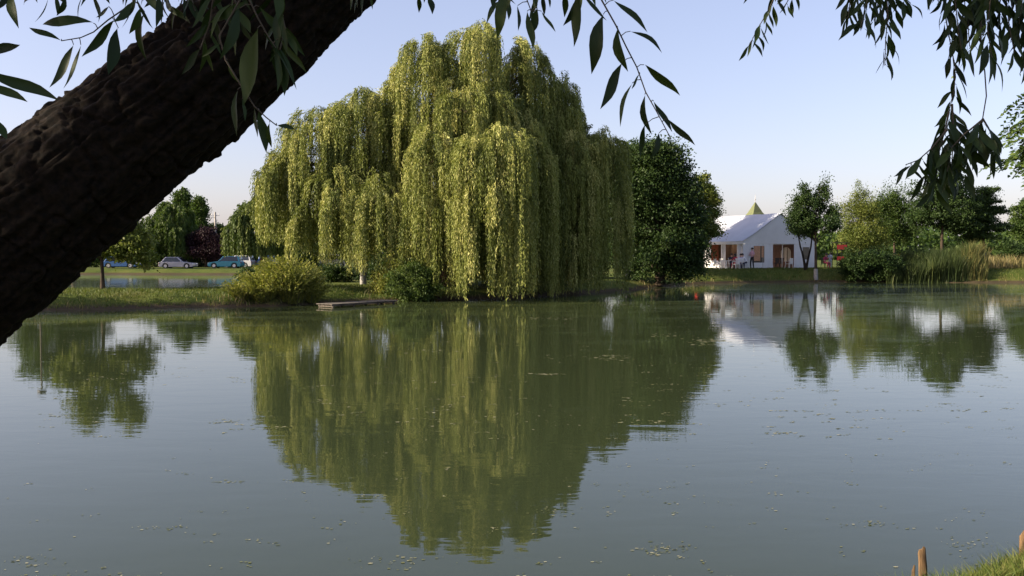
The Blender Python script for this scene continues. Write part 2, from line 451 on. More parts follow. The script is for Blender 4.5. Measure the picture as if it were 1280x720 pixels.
def gtree(name, label, cat, base, D, blobs, mat, leaf=0.16, lw=0.35, clumps=260, per=60, cr=0.35, trunk_r=0.16,
          split=0.35, group=None, seed=1, white=0.0, vfork=False, flat=0.6, droop=0.25, limbs=14, ratio=1.0, bark=None, fill=.55, spike=0.0):
    """tapered trunk, limbs into leaf clumps that fill uneven crown masses. base=(px, z or None); blobs in photo pixels at depth D"""
    rng = np.random.default_rng(seed); rnd = random.Random(seed)
    bx = (base[0] - 640) / F * D
    bz = base[1] if base[1] is not None else tz(bx, D)
    root = empty(name, (bx, D, bz), 0, label, cat, group)
    O = np.array([bx, D, bz])
    B = [world_blob(*b[:4], D, (b[4] if len(b) > 4 else 0), ratio) for b in blobs]
    vol = np.array([b[1] * b[3] for b in B]); vol = vol / vol.sum()
    cen = []
    which = rng.choice(len(B), size=clumps, p=vol)
    for w in which:
        c, rx, ry, rz = B[w]
        d = nrm(rng.normal(size=3)); r = (fill + (1.0 - fill) * rng.random()) if rng.random() < .8 else rng.random() * fill
        if rng.random() < .14: r += rng.random() * .32
        if spike and d[2] > .1 and rng.random() < .5: r += spike * rng.random() * d[2]
        wob = 1 + .16 * math.sin(5 * d[0] + seed) * math.cos(4 * d[2] + w) 
        cen.append(np.array(c) + d * np.array([rx, ry, rz]) * r * wob)
    cen = np.array(cen)
    ctone = rng.random(clumps)
    size = cr * (.78 if D > 65 else .95) * (0.45 + 1.0 * rng.random(clumps))
    far = D > 50
    per = int(per * (2.5 if far else 1.7)); leaf = leaf * (.60 if far else .74)
    n = clumps * per
    ci = np.repeat(np.arange(clumps), per)
    off = rng.normal(size=(n, 3)) * size[ci][:, None] * np.array([.6, .6, .6 * flat])
    P = cen[ci] + off
    P[:, 2] -= (off[:, 0] ** 2 + off[:, 1] ** 2) * .25
    U = rng.normal(size=(n, 3)) + nrm(off) * .6; U[:, 2] -= droop * 2
    tone = np.clip(ctone[ci] * .6 + rng.random(n) * .45, 0, 1)
    L = leaf * (0.6 + .8 * rng.random(n))
    side = rng.normal(size=(n, 3)) * .7; side[:, 0] += .0
    leaf_quads('crown', P - O, U, L, L * lw, tone, mat, root, rng=rng)
    # trunk and limbs
    mb = MB()
    top = max((b[0].z + b[3] * .5 for b in B)) - bz
    ctr = sum((Vector(b[0]) * (b[1] * b[3]) for b in B), Vector()) / sum(b[1] * b[3] for b in B)
    lean = Vector((ctr.x - bx, ctr.y - D, 0)) * .8
    bk = bark or M['bark']
    forks = [(-.25, 0), (.28, .1)] if vfork else [(0, 0)]
    for fx, fy in forks:
        pts = []
        for i in range(7):
            t = i / 6
            pts.append(Vector((lean.x * t * t, lean.y * t * t, top * .85 * t)) + Vector((fx * t * 3.2, fy * t * 2, 0)) + Vector((rnd.uniform(-.05, .05), rnd.uniform(-.05, .05), 0)) * (t * top * .3))
        rad = [trunk_r * (1.35 if i == 0 else 1) * (1 - .78 * i / 6) for i in range(7)]
        if white > 0:
            k = white / max(pts[1].z, .01)
        mb.tube(pts, rad, 9)
        for j in range(limbs // len(forks)):
            w = rnd.randrange(clumps)
            t = rnd.uniform(split, .95); i = min(5, int(t * 6))
            a = pts[i].lerp(pts[i+1], t * 6 - i)
            b = Vector(cen[w]) - Vector(O)
            if b.z < a.z - .5: b.z = a.z + rnd.uniform(-.1, .4)
            r0 = trunk_r * (1 - .75 * t) * .55
            mb.tube(limb_path(a, b, .1, 5, rnd), [r0, r0 * .8, r0 * .6, r0 * .42, r0 * .28, r0 * .14], 6)
    mb.build('trunk', bk, root)
    if white > 0:
        w = MB()
        w.tube([(0, 0, -.1), Vector(pts[1]) * (white / pts[1].z)], [trunk_r * 1.38, trunk_r * 1.2], 12)
        w.build('whitewash_band', M['whitewash'], root)
    return root

def strand_set(rng, starts, outs, a, zbot, step, sway, bias=0.0):
    """hanging strands: returns leaf base points and tangents"""
    Ps = []; Ts = []; Id = []; Sp = []
    for i in range(len(starts)):
        S = starts[i]; o = outs[i]
        Ltot = max(.5, (S[2] - zbot[i]) + a[i] * .95)
        s = np.arange(0, Ltot, step) + rng.random() * step
        x = a[i] * (1 - np.exp(-s / a[i]))
        z = -(s - x * .95)
        z = z + .35 * a[i] * np.sin(np.clip(s / a[i], 0, math.pi)) * .6
        ph = rng.random() * 6.28; am = sway * (0.4 + rng.random())
        sw = am * np.sin(s * 1.1 + ph) * np.clip(s / 3, 0, 1)
        p = np.empty((len(s), 3))
        q = np.array([-o[1], o[0]])
        p[:, 0] = S[0] + o[0] * x + q[0] * sw
        p[:, 1] = S[1] + o[1] * x + q[1] * sw
        p[:, 2] = S[2] + z
        t = np.gradient(p, axis=0) if len(s) > 1 else np.array([[0, 0, -1.]])
        Ps.append(p); Ts.append(t); Id.append(np.full(len(s), i)); Sp.append(s / Ltot)
    return np.concatenate(Ps), nrm(np.concatenate(Ts)), np.concatenate(Id), np.concatenate(Sp)

def willow(name, label, base, D, lobes, mat, leaf=.17, lw=.15, step=.06, group=None, seed=5, trunk_r=.5, dens=1.0, cat='tree', limbscale=1.0, zmin=0.02, crs=1.0):
    """lobes: (px, top_py, halfwidth_px, depth, ry_m, shoulder_py, bottom_py, clumps, strands per clump)"""
    rng = np.random.default_rng(seed); rnd = random.Random(seed)
    bx = (base[0] - 640) / F * D; bz = tz(bx, D)
    root = empty(name, (bx, D, bz), 0, label, cat, group)
    O = np.array([bx, D, bz])
    AP = []; AU = []; AT = []; AS = []
    tops = []
    for li, (px, ty, hw, d, ry, sy, by, nc, ns) in enumerate(lobes):
        c = at(px, ty, d); rx = hw / F * d
        zt = c.z; zs = at(px, sy, d).z; zb = max(at(px, by, d).z, zmin)
        tops.append((Vector((c.x, d, zt)), rx, zs))
        nc = max(4, int(nc * dens * 2.3))
        starts = []; outs = []; aa = []; zz = []; ct = []
        sd_ = 200 + li
        for k in range(nc):
            th = rng.random() * 2 * math.pi
            r = math.sqrt(rng.random()) * .98
            n1 = float(vnoise(np.array([th * 1.273]), np.array([r * 2.2 + li]), 8, seed=sd_)[0])
            n2 = float(vnoise(np.array([th * 2.546]), np.array([r * 4.0 + li * 2]), 16, seed=sd_ + 20)[0])
            wob = .74 + .44 * n1
            side = rng.random() < .38
            if side: r = .82 + .18 * rng.random()
            gap = float(vnoise(np.array([th * 3.82]), np.array([li * 1.7]), 24, seed=sd_ + 50)[0])
            if r > .5 and gap < .41 and rng.random() < .92: continue
            cx = c.x + math.cos(th) * rx * r * wob; cy = d + math.sin(th) * ry * r * wob
            cz = zt - (zt - zs) * r ** 2.0 + (n2 - .60) * 1.25 + rng.normal() * .15
            full = zb + abs(rng.normal()) * .03 * (zt - zb) + (rng.random() < .35) * rng.random() * .25 * (zs - zb)
            if side:
                cz = zs - rng.random() * max(0, (zs - zb - 1.5)) * .8 + .2
                bot = max(full, cz - (1.4 + 3.4 * rng.random()))
            elif r > .6 and rng.random() < .62: bot = full
            else: bot = max(full, cz - (1.0 + 3.4 * rng.random()) * (.55 + .35 * rx / 3))
            bot = min(bot, cz - .8)
            tone = rng.random()
            cr = (.07 + .17 * rng.random() ** 1.4) * crs
            m = max(5, int(ns * (.55 + .75 * rng.random()) * (cr / .15 / crs) ** .8))
            arch = (.25 + .7 * rng.random()) * min(1.0, .35 + rx * .22)
            ov = np.array([math.cos(th), math.sin(th)])
            cx -= ov[0] * arch * .5; cy -= ov[1] * arch * .5
            for j in range(m):
                ph = rng.random() * 6.283; q = math.sqrt(rng.random())
                ox = math.cos(ph) * cr * q; oy = math.sin(ph) * cr * q
                starts.append([cx + ox, cy + oy, cz + rng.normal() * .10])
                dth = rng.normal() * .22; o2 = np.array([ov[0] * math.cos(dth) - ov[1] * math.sin(dth), ov[0] * math.sin(dth) + ov[1] * math.cos(dth)])
                outs.append(o2); aa.append(arch * (.8 + .4 * rng.random()))
                zz.append(max(zmin, bot + (.25 * q + rng.random() * .22) * .8 * (cz - bot) * rng.random())); ct.append(tone)
        P, T, Id, Sp = strand_set(rng, starts, outs, aa, zz, step, .10)
        ct = np.array(ct)
        n = len(P)
        U = T * .8 + rng.normal(size=(n, 3)) * .36 + np.array([0, 0, -.35])
        AP.append(P + rng.normal(size=(n, 3)) * .025); AU.append(U)
        AT.append(np.clip(ct[Id] * .65 + rng.random(n) * .35 + (Sp < .12) * .05, 0, 1))
    P = np.concatenate(AP); U = np.concatenate(AU); tone = np.concatenate(AT)
    keep = P[:, 2] > zmin
    P, U, tone = P[keep], U[keep], tone[keep]
    n = len(P)
    L = leaf * (.65 + .6 * rng.random(n))
    U = nrm(U)
    L = np.minimum(L, np.maximum((P[:, 2] - .005) / np.maximum(-U[:, 2], .05), .03))
    leaf_quads('crown', P - O, U, L, L * lw, tone, mat, root, rng=rng)
    mb = MB()
    H = max(t[0].z for t in tops) - bz
    tp = [Vector((0, 0, -.2)), Vector((.1, 0, H * .09)), Vector((.05, .1, H * .2)), Vector((.2, .2, H * .33))]
    mb.tube(tp, [trunk_r * 1.5, trunk_r * 1.05, trunk_r * .9, trunk_r * .75], 14)
    for (c, rx, zs) in tops:
        e = c - Vector(O) - Vector((0, 0, .9))
        a = tp[2].lerp(tp[3], rnd.random())
        midp = a.lerp(e, .5) + Vector((-.12 * (e.x - a.x), 0, .12 * (e.z - a.z)))
        pts = [a, a.lerp(midp, .5) + Vector((rnd.uniform(-.2, .2), 0, .1)), midp, midp.lerp(e, .5) + Vector((rnd.uniform(-.2, .2), rnd.uniform(-.2, .2), .15)), e]
        r0 = trunk_r * .5 * limbscale
        mb.tube(pts, [r0, r0 * .8, r0 * .6, r0 * .4, r0 * .2], 9)
        for k in range(7):
            th = rnd.random() * 6.28
            q = midp.lerp(e, rnd.random())
            b = e + Vector((math.cos(th) * rx * .6, math.sin(th) * rx * .45, rnd.uniform(-1.6, -.5)))
            mb.tube(limb_path(q, b, .12, 4, rnd), [r0 * .3, r0 * .24, r0 * .18, r0 * .12, r0 * .05], 6)
    mb.build('trunk', M['bark'], root)
    return root

# ------------------------------------------------------------------ the great weeping willow
WL = [
    (600, 34, 62, 47.5, 3.2, 72, 215, 110, 11),
    (535, 52, 44, 46.5, 2.6, 88, 235, 80, 10),
    (662, 62, 46, 48.0, 2.6, 100, 250, 80, 10),
    (702, 98, 30, 49.0, 2.4, 135, 300, 60, 11),
    (582, 100, 62, 44.2, 2.2, 145, 270, 70, 10),
    (452, 114, 50, 46.5, 3.0, 150, 310, 100, 11),
    (492, 104, 30, 46.8, 2.6, 145, 300, 55, 11),
    (398, 138, 46, 46.0, 2.8, 182, 312, 90, 11),
    (362, 180, 34, 45.0, 2.2, 222, 308, 60, 11),
    (415, 215, 48, 43.5, 2.2, 246, 332, 56, 10),
    (470, 222, 34, 42.6, 1.8, 246, 348, 40, 10),
    (540, 165, 38, 42.5, 1.9, 198, 348, 56, 10),
    (612, 168, 52, 40.7, 1.5, 186, 378, 95, 10),
    (560, 240, 34, 41.5, 1.3, 258, 373, 32, 9),
    (704, 135, 34, 48.5, 2.4, 170, 366, 80, 12),
    (750, 166, 36, 48.3, 2.2, 192, 369, 100, 11),
    (718, 180, 36, 46.8, 1.8, 208, 371, 70, 11),
    (600, 120, 110, 51.0, 3.0, 165, 320, 110, 10),
    (480, 190, 70, 50.0, 3.0, 220, 335, 60, 10),
    (640, 130, 42, 46.3, 1.8, 160, 372, 110, 12),  # this and the next inner lobes added to keep sun off the right curtains
    (652, 165, 38, 44.0, 1.2, 190, 374, 70, 12),
    (672, 205, 34, 45.2, 1.7, 224, 374, 55, 11),
    (600, 195, 50, 45.5, 1.6, 228, 368, 50, 10),
]
willow('weeping_willow', 'huge sunlit weeping willow whose long curtains hang down to the far edge of the pond', (565, 0), 46.5, WL, M['willow'], leaf=.15, lw=.13, step=.055, seed=5, trunk_r=.55, dens=.85)

# smaller weeping willows across the back pond
willow('weeping_willow', 'small shaded weeping willow left of the great willow, beside the parked teal car', (328, 0), 78,
       [(336, 236, 28, 78, 2.5, 258, 320, 60, 9), (318, 252, 24, 77, 2.2, 272, 321, 60, 9), (300, 270, 17, 77, 1.6, 286, 319, 34, 8), (350, 255, 22, 79, 2, 275, 322, 36, 8)],
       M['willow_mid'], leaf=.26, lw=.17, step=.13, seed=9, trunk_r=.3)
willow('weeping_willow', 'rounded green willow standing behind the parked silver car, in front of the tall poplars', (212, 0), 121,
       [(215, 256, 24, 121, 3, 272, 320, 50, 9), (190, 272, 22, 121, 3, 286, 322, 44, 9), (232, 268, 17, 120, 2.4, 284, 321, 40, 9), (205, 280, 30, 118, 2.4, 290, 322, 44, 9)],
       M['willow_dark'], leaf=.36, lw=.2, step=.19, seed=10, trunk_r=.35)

# ------------------------------------------------------------------ other trees
gtree('broadleaf_tree', 'tall dark broadleaf tree just right of the great willow, reaching down to the water', 'tree', (825, None), 60,
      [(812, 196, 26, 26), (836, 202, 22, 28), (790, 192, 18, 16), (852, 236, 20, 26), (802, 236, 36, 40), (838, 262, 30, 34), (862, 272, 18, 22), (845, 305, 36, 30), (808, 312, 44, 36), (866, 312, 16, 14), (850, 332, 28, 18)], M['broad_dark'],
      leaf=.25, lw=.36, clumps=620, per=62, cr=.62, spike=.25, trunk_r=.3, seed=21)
gtree('broadleaf_tree', 'tree added behind the dark broadleaf tree to shade the tent roof, mostly hidden by it', 'tree', (816, None), 75,  # hidden tree added to keep the sun off the tent roof
      [(806, 204, 26, 26), (828, 230, 24, 28), (800, 250, 26, 34), (838, 272, 22, 28)], M['broad'], leaf=.25, clumps=280, per=60, cr=.6, trunk_r=.2, seed=33)
gtree('broadleaf_tree', 'tree behind the right hand curtains of the great willow, its top peeping over', 'tree', (742, None), 71,  # added to shade the tent roof from further left
      [(742, 192, 30, 26), (722, 220, 30, 34), (762, 225, 28, 34), (742, 265, 38, 34)], M['broad_dark'], leaf=.25, clumps=240, per=60, cr=.6, trunk_r=.2, seed=34)
for _px, _D, _l in ((92, 106, 'tall unseen tree added beyond the back pond, fully behind the leaning trunk'), (52, 104, 'second unseen tree added beyond the back pond, further left behind the leaning trunk')):  # hidden trees added to throw shade over the parked cars
    gtree('broadleaf_tree', _l, 'tree', (_px, None), _D, [(_px, 232, 34, 26), (_px - 18, 268, 28, 26), (_px + 20, 272, 26, 26)], M['broad'], leaf=.4, clumps=170, per=50, cr=.9, trunk_r=.25, seed=_px)
gtree('broadleaf_tree', 'unseen tree added directly behind the dark broadleaf tree, shading the lawn before the tent', 'tree', (796, None), 68,  # added out of sight so the lawn before the tent lies in shade
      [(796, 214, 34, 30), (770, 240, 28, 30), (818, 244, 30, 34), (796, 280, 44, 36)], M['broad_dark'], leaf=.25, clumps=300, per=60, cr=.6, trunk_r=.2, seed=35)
for _px, _D, _t, _l in ((372, 116, 262, 'left hand'), (445, 118, 255, 'middle'), (520, 119, 252, 'right hand')):  # hidden trees added to block bright sky from the pond's reflection
    gtree('broadleaf_tree', _l + ' tree of three added unseen behind the great willow', 'tree', (_px, None), _D, [(_px, _t + 16, 30, 16), (_px - 20, _t + 34, 28, 20), (_px + 20, _t + 34, 28, 20)], M['broad_dark'], leaf=.45, clumps=170, per=46, cr=1.1, trunk_r=.25, seed=_px, group='unseen trees added behind the willow')
gtree('broadleaf_tree', 'slim shaded tree with whitewashed trunk foot between the great willow and the dark broadleaf tree', 'tree', (785, None), 62,
      [(772, 205, 26, 34), (765, 240, 26, 36), (785, 250, 20, 40)], M['broad_dark'], leaf=.25, clumps=170, per=60, cr=.55, trunk_r=.13, seed=22, white=1.0)
gtree('broadleaf_tree', 'tree with a sunlit yellow green top beside the left end of the white tent', 'tree', (877, None), 73,
      [(878, 236, 13, 20), (885, 256, 15, 18), (880, 280, 18, 22), (872, 298, 16, 18), (893, 250, 7, 7), (895, 288, 8, 7)], M['broad_lit'],
      leaf=.24, clumps=210, per=50, cr=.45, spike=.5, trunk_r=.16, seed=23)
gtree('broadleaf_tree', 'dark green tree with whitewashed trunk foot at the right corner of the white tent', 'tree', (1020, None), 71,
      [(1010, 238, 7, 9), (1030, 236, 7, 9), (1020, 252, 20, 10), (1002, 250, 10, 8), (1000, 268, 14, 9), (1038, 266, 16, 10), (1020, 280, 30, 11), (1044, 284, 10, 6), (994, 282, 10, 6)], M['broad_dark'],
      leaf=.22, clumps=190, per=40, cr=.40, spike=1.0, flat=1.0, trunk_r=.13, seed=24, white=.8, split=.42)
gtree('broadleaf_tree', 'young tree with a forked V shaped trunk in front of the white tent', 'tree', (1007, None), 72.5,
      [(1000, 280, 13, 14), (1012, 276, 14, 14), (1006, 288, 16, 9)], M['broad'], leaf=.2, clumps=70, per=45, cr=.4, trunk_r=.11, seed=25, vfork=True, split=.6, limbs=10, bark=M['dark_bark'])
gtree('feathery_tree', 'pale sunlit feathery tree to the right of the tent, with red panels showing beside it', 'tree', (1076, None), 82,
      [(1072, 246, 9, 14), (1062, 262, 12, 12), (1084, 262, 13, 14), (1072, 280, 22, 15), (1066, 300, 26, 14), (1088, 298, 22, 16)], M['broad_lit'],
      leaf=.24, lw=.25, clumps=250, per=38, cr=.5, spike=.9, flat=1.3, trunk_r=.13, seed=26)
gtree('feathery_tree', 'loose mid green tree between the pale feathery tree and the tree above the reeds', 'tree', (1118, None), 86,
      [(1112, 252, 14, 16), (1128, 262, 16, 16), (1108, 282, 18, 16), (1130, 290, 18, 14), (1098, 262, 9, 9)], M['broad'],
      leaf=.26, lw=.28, clumps=240, per=38, cr=.55, spike=.9, flat=1.3, trunk_r=.15, seed=27)
gtree('broadleaf_tree', 'broad dark tree with a bare straight trunk rising behind the middle of the reeds', 'tree', (1177, None), 79,
      [(1180, 226, 22, 14), (1160, 244, 22, 16), (1198, 246, 22, 16), (1178, 262, 40, 16), (1150, 272, 18, 12), (1200, 278, 26, 12)], M['broad_dark'],
      leaf=.25, clumps=340, per=46, cr=.55, spike=.5, trunk_r=.17, seed=28, split=.5)
gtree('conifer_like_tree', 'dark tree with flat layered branches and whitewashed foot behind the right reeds', 'tree', (1229, None), 80,
      [(1232, 238, 10, 8), (1226, 250, 20, 7), (1238, 262, 20, 6), (1222, 272, 24, 6), (1236, 284, 24, 6), (1224, 294, 22, 6), (1226, 265, 12, 26)], M['broad_dark'],
      leaf=.24, clumps=250, per=52, cr=.5, trunk_r=.16, seed=29, white=1.3, flat=.3)
gtree('broadleaf_tree', 'tree with a sunlit reddish tinged top at the far right edge', 'tree', (1285, None), 86,
      [(1278, 262, 11, 9), (1290, 258, 14, 14), (1276, 280, 16, 12), (1292, 290, 22, 18)], M['broad'], leaf=.26, clumps=170, per=50, cr=.55, trunk_r=.15, seed=30)
gtree('broadleaf_tree', 'low spreading tree with yellow sunlit leaves on the grass strip under the leaning trunk', 'tree', (128, None), 39.2,
      [(108, 246, 20, 30), (158, 244, 18, 28), (150, 306, 22, 18), (92, 292, 30, 24), (176, 306, 16, 26), (128, 280, 34, 18)], M['broad_lit'],
      leaf=.17, clumps=330, per=42, cr=.28, trunk_r=.09, seed=31, split=.25, droop=.5)
gtree('broadleaf_tree', 'leafy tree on the left bank, just outside the picture', 'tree', (-260, None), 31,
      [(-260, 190, 80, 55), (-230, 250, 70, 50), (-300, 250, 60, 50)], M['broad'], leaf=.22, clumps=280, per=55, cr=.5, trunk_r=.22, seed=32)
for i, (px, D, tops, lab) in enumerate([(228, 132, 238, 'tallest poplar behind the willow by the parked silver car'),
                                        (250, 130, 241, 'narrow poplar at the right end of the poplar row, clear against the sky'),
                                        (205, 134, 252, 'lower poplar at the left end of the row, half behind the leaning trunk')]):
    w = (12, 8, 12)[i]
    gtree('poplar_tree', lab, 'tree', (px, .6), D, [(px, tops + 8, w * .6, 9), (px + 1, tops + 24, w, 16), (px, tops + 48, w * 1.1, 20)], M['broad'],
          leaf=.42, clumps=150, per=46, cr=.7, trunk_r=.22, seed=40 + i, group='poplars beyond the car park', droop=-.2)
gtree('purple_leaved_tree', 'dark purple leaved tree between the green willow and the utility pole', 'tree', (258, .6), 119,
      [(252, 303, 15, 14), (268, 304, 16, 14), (258, 294, 12, 10), (262, 314, 24, 8)], M['purple'], leaf=.34, clumps=190, per=52, cr=.75, trunk_r=.2, seed=44)
gtree('broadleaf_tree', 'small round dark tree top behind the purple tree, next to the utility pole', 'tree', (272, .6), 138,
      [(272, 288, 9, 9), (278, 296, 8, 8)], M['broad_dark'], leaf=.4, clumps=70, per=45, cr=.7, trunk_r=.18, seed=45)
gtree('broadleaf_tree', 'slender young tree with a whitewashed trunk under the left curtains of the great willow', 'tree', (454, None), 46,
      [(452, 300, 16, 18), (456, 280, 14, 14)], M['broad'], leaf=.16, clumps=70, per=40, cr=.3, trunk_r=.13, seed=46, white=1.0, split=.5)

def shrub(name, label, px, D, blobs, mat, **kw):
    return gtree(name, label, 'bush', (px, kw.pop('z', None)), D, blobs, mat, trunk_r=kw.pop('trunk_r', .05), split=.1, **kw)
shrub('shrub', 'dense dark bush at the water left of the reeds, right of the tent', 1088, 70.5, [(1070, 332, 20, 16), (1095, 328, 26, 20), (1112, 336, 18, 14)], M['broad_dark'],
      leaf=.2, clumps=230, per=60, cr=.4, seed=50)
shrub('shrub', 'rounded dark shrub at the right edge behind the lawn', 1267, 77, [(1262, 316, 13, 17), (1278, 318, 14, 16)], M['broad_dark'], leaf=.2, clumps=130, per=60, cr=.4, seed=51)
shrub('shrub', 'low dark bush seen under the left curtains of the great willow', 422, 52, [(414, 341, 14, 10), (430, 343, 12, 8)], M['broad_dark'], leaf=.16, clumps=100, per=50, cr=.3, seed=52)
shrub('shrub', 'thick dark green bush at the waterline below the great willow, right of the dock', 515, 40.9, [(505, 356, 20, 20), (528, 355, 20, 21), (515, 340, 16, 14)], M['willow_dark'],
      leaf=.14, lw=.2, clumps=230, per=70, cr=.25, seed=53, droop=.8)
shrub('shrub', 'thin yellow sunlit sapling bush beside the shore end of the dock', 486, 41.6, [(480, 350, 14, 20), (497, 318, 17, 28), (470, 358, 8, 12)], M['shrub_gold'],
      leaf=.13, lw=.22, clumps=130, per=34, cr=.22, seed=54, droop=.3)
shrub('shrub', 'low dark bush on the back pond shore behind the golden shrub', 322, 62, [(316, 344, 16, 9), (334, 341, 16, 10)], M['broad_dark'], leaf=.2, clumps=90, per=50, cr=.35, seed=55)

for _i, (_px, _D, _w, _t, _l) in enumerate([(480, 58, 34, 322, 'left'), (560, 60, 44, 312, 'middle'), (640, 61, 44, 308, 'right hand'), (715, 60, 40, 312, 'far right')]):
    shrub('shrub', _l + ' bush of the dark row growing behind the trunk of the great willow', _px, _D, [(_px, _t + 16, _w, 16), (_px - _w * .5, _t + 24, _w * .5, 12), (_px + _w * .5, _t + 24, _w * .5, 12)], M['broad_dark'],
          leaf=.24, clumps=190, per=50, cr=.5, seed=56 + _i, group='dark bushes behind the great willow')

def fountain_shrub(name, label, spec, mat, seed=1, cat='bush', kind=None):
    """upright arching stems with narrow leaves; spec: list of (px, D, radius m, height m, stems)"""
    rng = np.random.default_rng(seed)
    b0 = spec[0]; bx = (b0[0] - 640) / F * b0[1]; O = np.array([bx, b0[1], tz(bx, b0[1])])
    root = empty(name, tuple(O), 0, label, cat)
    PP = []; UU = []; TT = []; LL = []
    mb = MB()
    for (px, D, rad, h, ns) in spec:
        cx = (px - 640) / F * D
        for k in range(ns):
            th = rng.random() * 6.283; r = math.sqrt(rng.random()) * rad
            x0 = cx + math.cos(th) * r * .5; y0 = D + math.sin(th) * r * .5; z0 = max(tz(x0, y0), -.05)
            hh = h * (.55 + .5 * rng.random()) * (1 - .3 * (r / rad) ** 2)
            out = r * .7 + .15
            t = np.linspace(0.05, 1, max(6, int(hh / .05)))
            p = np.stack([x0 + math.cos(th) * out * t ** 1.6, y0 + math.sin(th) * out * t ** 1.6, z0 + hh * (t - .22 * t ** 3)], 1)
            tg = nrm(np.gradient(p, axis=0))
            PP.append(p); UU.append(tg * .9 + rng.normal(size=p.shape) * .5)
            TT.append(np.clip(rng.random() * .5 + rng.random(len(t)) * .5, 0, 1)); LL.append(np.full(len(t), .13) * (.6 + .7 * rng.random(len(t))))
            if k % 4 == 0:
                mb.tube([Vector(p[0] - O) - Vector((0, 0, .1)), p[len(p)//2] - O, p[-1] - O], [.012, .009, .004], 4)
    P = np.concatenate(PP); U = np.concatenate(UU); L = np.concatenate(LL)
    leaf_quads('foliage', P - O, U, L, L * .16, np.concatenate(TT), mat, root, rng=rng)
    mb.build('stems', M['green_twig'], root)
    return root
fountain_shrub('bush', 'golden sunlit bush of arching shoots on the bank, left of the dock', [(362, 37.8, 1.15, 2.3, 520), (386, 38.2, .7, 1.6, 160), (330, 37.4, 1.0, 1.5, 330), (302, 37.2, .7, 1.0, 160)],
               M['shrub_gold'], seed=61)

def blades(name, pts, h, mat, seed, wid=.012, kind='stuff', label=None, lean=.25, cat=None, tone=None, segs=2):
    """tapering blades; pts (n,3) bases"""
    rng = np.random.default_rng(seed); n = len(pts)
    h = np.broadcast_to(h, (n,)) * (.6 + .7 * rng.random(n))
    a = rng.random(n) * 6.283; le = lean * (.3 + rng.random(n))
    d = np.stack([np.cos(a) * le, np.sin(a) * le, np.ones(n)], 1)
    b = rng.random(n) * 6.283
    s = np.stack([np.cos(b), np.sin(b), np.zeros(n)], 1) * (np.broadcast_to(wid, (n,))[:, None])
    mid = pts + d * (h * .55)[:, None]
    tip = pts + d * np.array([1.9, 1.9, 1.0]) * h[:, None]
    V = np.stack([pts - s, pts + s, mid + s * .8, mid - s * .8, tip], 1).reshape(-1, 3)
    i = np.arange(n) * 5
    Q = np.concatenate([np.stack([i, i+1, i+2, i+3], 1), np.stack([i+3, i+2, i+4, i+4], 1)])
    tn = np.clip(rng.random(n) if tone is None else tone + rng.normal(size=n) * .15, 0, 1)
    # triangles for the tips
    me = bpy.data.meshes.new(name)
    T = np.concatenate([np.stack([i, i+1, i+2], 1), np.stack([i, i+2, i+3], 1), np.stack([i+3, i+2, i+4], 1)])
    o = np_mesh(name, V, T, mat, None, np.concatenate([tn, tn, tn]))
    tag(o, label, cat, None, kind)
    return o

def scatter(x0, x1, y0, y1, n, zlo, zhi, seed, dens=None):
    rng = np.random.default_rng(seed)
    X = x0 + (x1 - x0) * rng.random(n); Y = y0 + (y1 - y0) * rng.random(n)
    Z = terrain_z(X, Y)
    k = (Z > zlo) & (Z < zhi)
    if dens is not None: k &= (rng.random(n) < dens(X, Y))
    return np.stack([X, Y, Z], 1)[k]

# near bank grass, bottom right
p1 = scatter(1.6, 6.2, 4.6, 8.2, 60000, .03, 2, 71)
blades('bank_grass', p1, .10, M['grass'], 72, wid=.0028, lean=.5, label='short sunlit grass on the near bank at the lower right corner', cat='grass')
# far banks and lawns
strip = scatter(-34, -4, 30, 46, 60000, .05, 2, 73)
blades('lawn_grass', strip, .11, M['grass'], 74, wid=.012, lean=.5, label='short grass on the strip of land between the two ponds', cat='grass')
fr = scatter(-34, 48, 30, 73, 90000, .01, .34, 75, dens=lambda X, Y: vnoise(X * .5, Y * .5, seed=8) ** 2 * 1.6)
blades('shore_grass', fr, .28, M['dry_reed'], 76, wid=.012, lean=.4, label='taller tufts of grass along the far waterline', cat='grass')
l2 = scatter(10, 48, 66, 78, 50000, .2, 3, 77)
blades('lawn_grass', l2, .12, M['grass'], 78, wid=.014, lean=.5, label='mown grass in front of the white tent', cat='grass')
# reeds to the right
rng = np.random.default_rng(80)
n = 15000
pxs = 1108 + 126 * rng.random(n); Dn = 69.2 + 3.6 * rng.random(n)
keep_ = rng.random(n) < np.clip(vnoise(pxs * .11, Dn * .9, seed=19) * 2.2 - .25, .12, 1); pxs = pxs[keep_]; Dn = Dn[keep_]; n = len(pxs)
X = (pxs - 640) / F * Dn; Y = Dn
Z = np.maximum(terrain_z(X, Y), -.1)
hh = .70 * np.clip(1.6 + .9 * np.clip((pxs - 1120) / 50, 0, 1), 0, 3) * (1 - .25 * np.clip((pxs - 1222) / 20, 0, 1)) * (.55 + .75 * vnoise(X * .9, Y * .9, seed=12))
tone = .25 + .35 * (vnoise(X * .6 + 3, Y, seed=13) - .3) + .4 * np.clip((pxs - 1195) / 30, 0, 1)  # golden right end: dry blades, with the sun on them put into the tone
blades('reed_bed', np.stack([X, Y, Z], 1), hh, M['reed'], 81, wid=.024, lean=.18, tone=tone, label='tall reeds growing along the water at the right', cat='reeds')
n = 6000
pxs = 1120 + 170 * rng.random(n); Dn = 73 + 18 * rng.random(n); X = (pxs - 640) / F * Dn
blades('dry_meadow', np.stack([X, Dn, terrain_z(X, Dn)], 1), 1.05 , M['dry_reed'], 82, wid=.03, lean=.15, label='pale dry tall grass behind the reeds at the right', cat='grass')

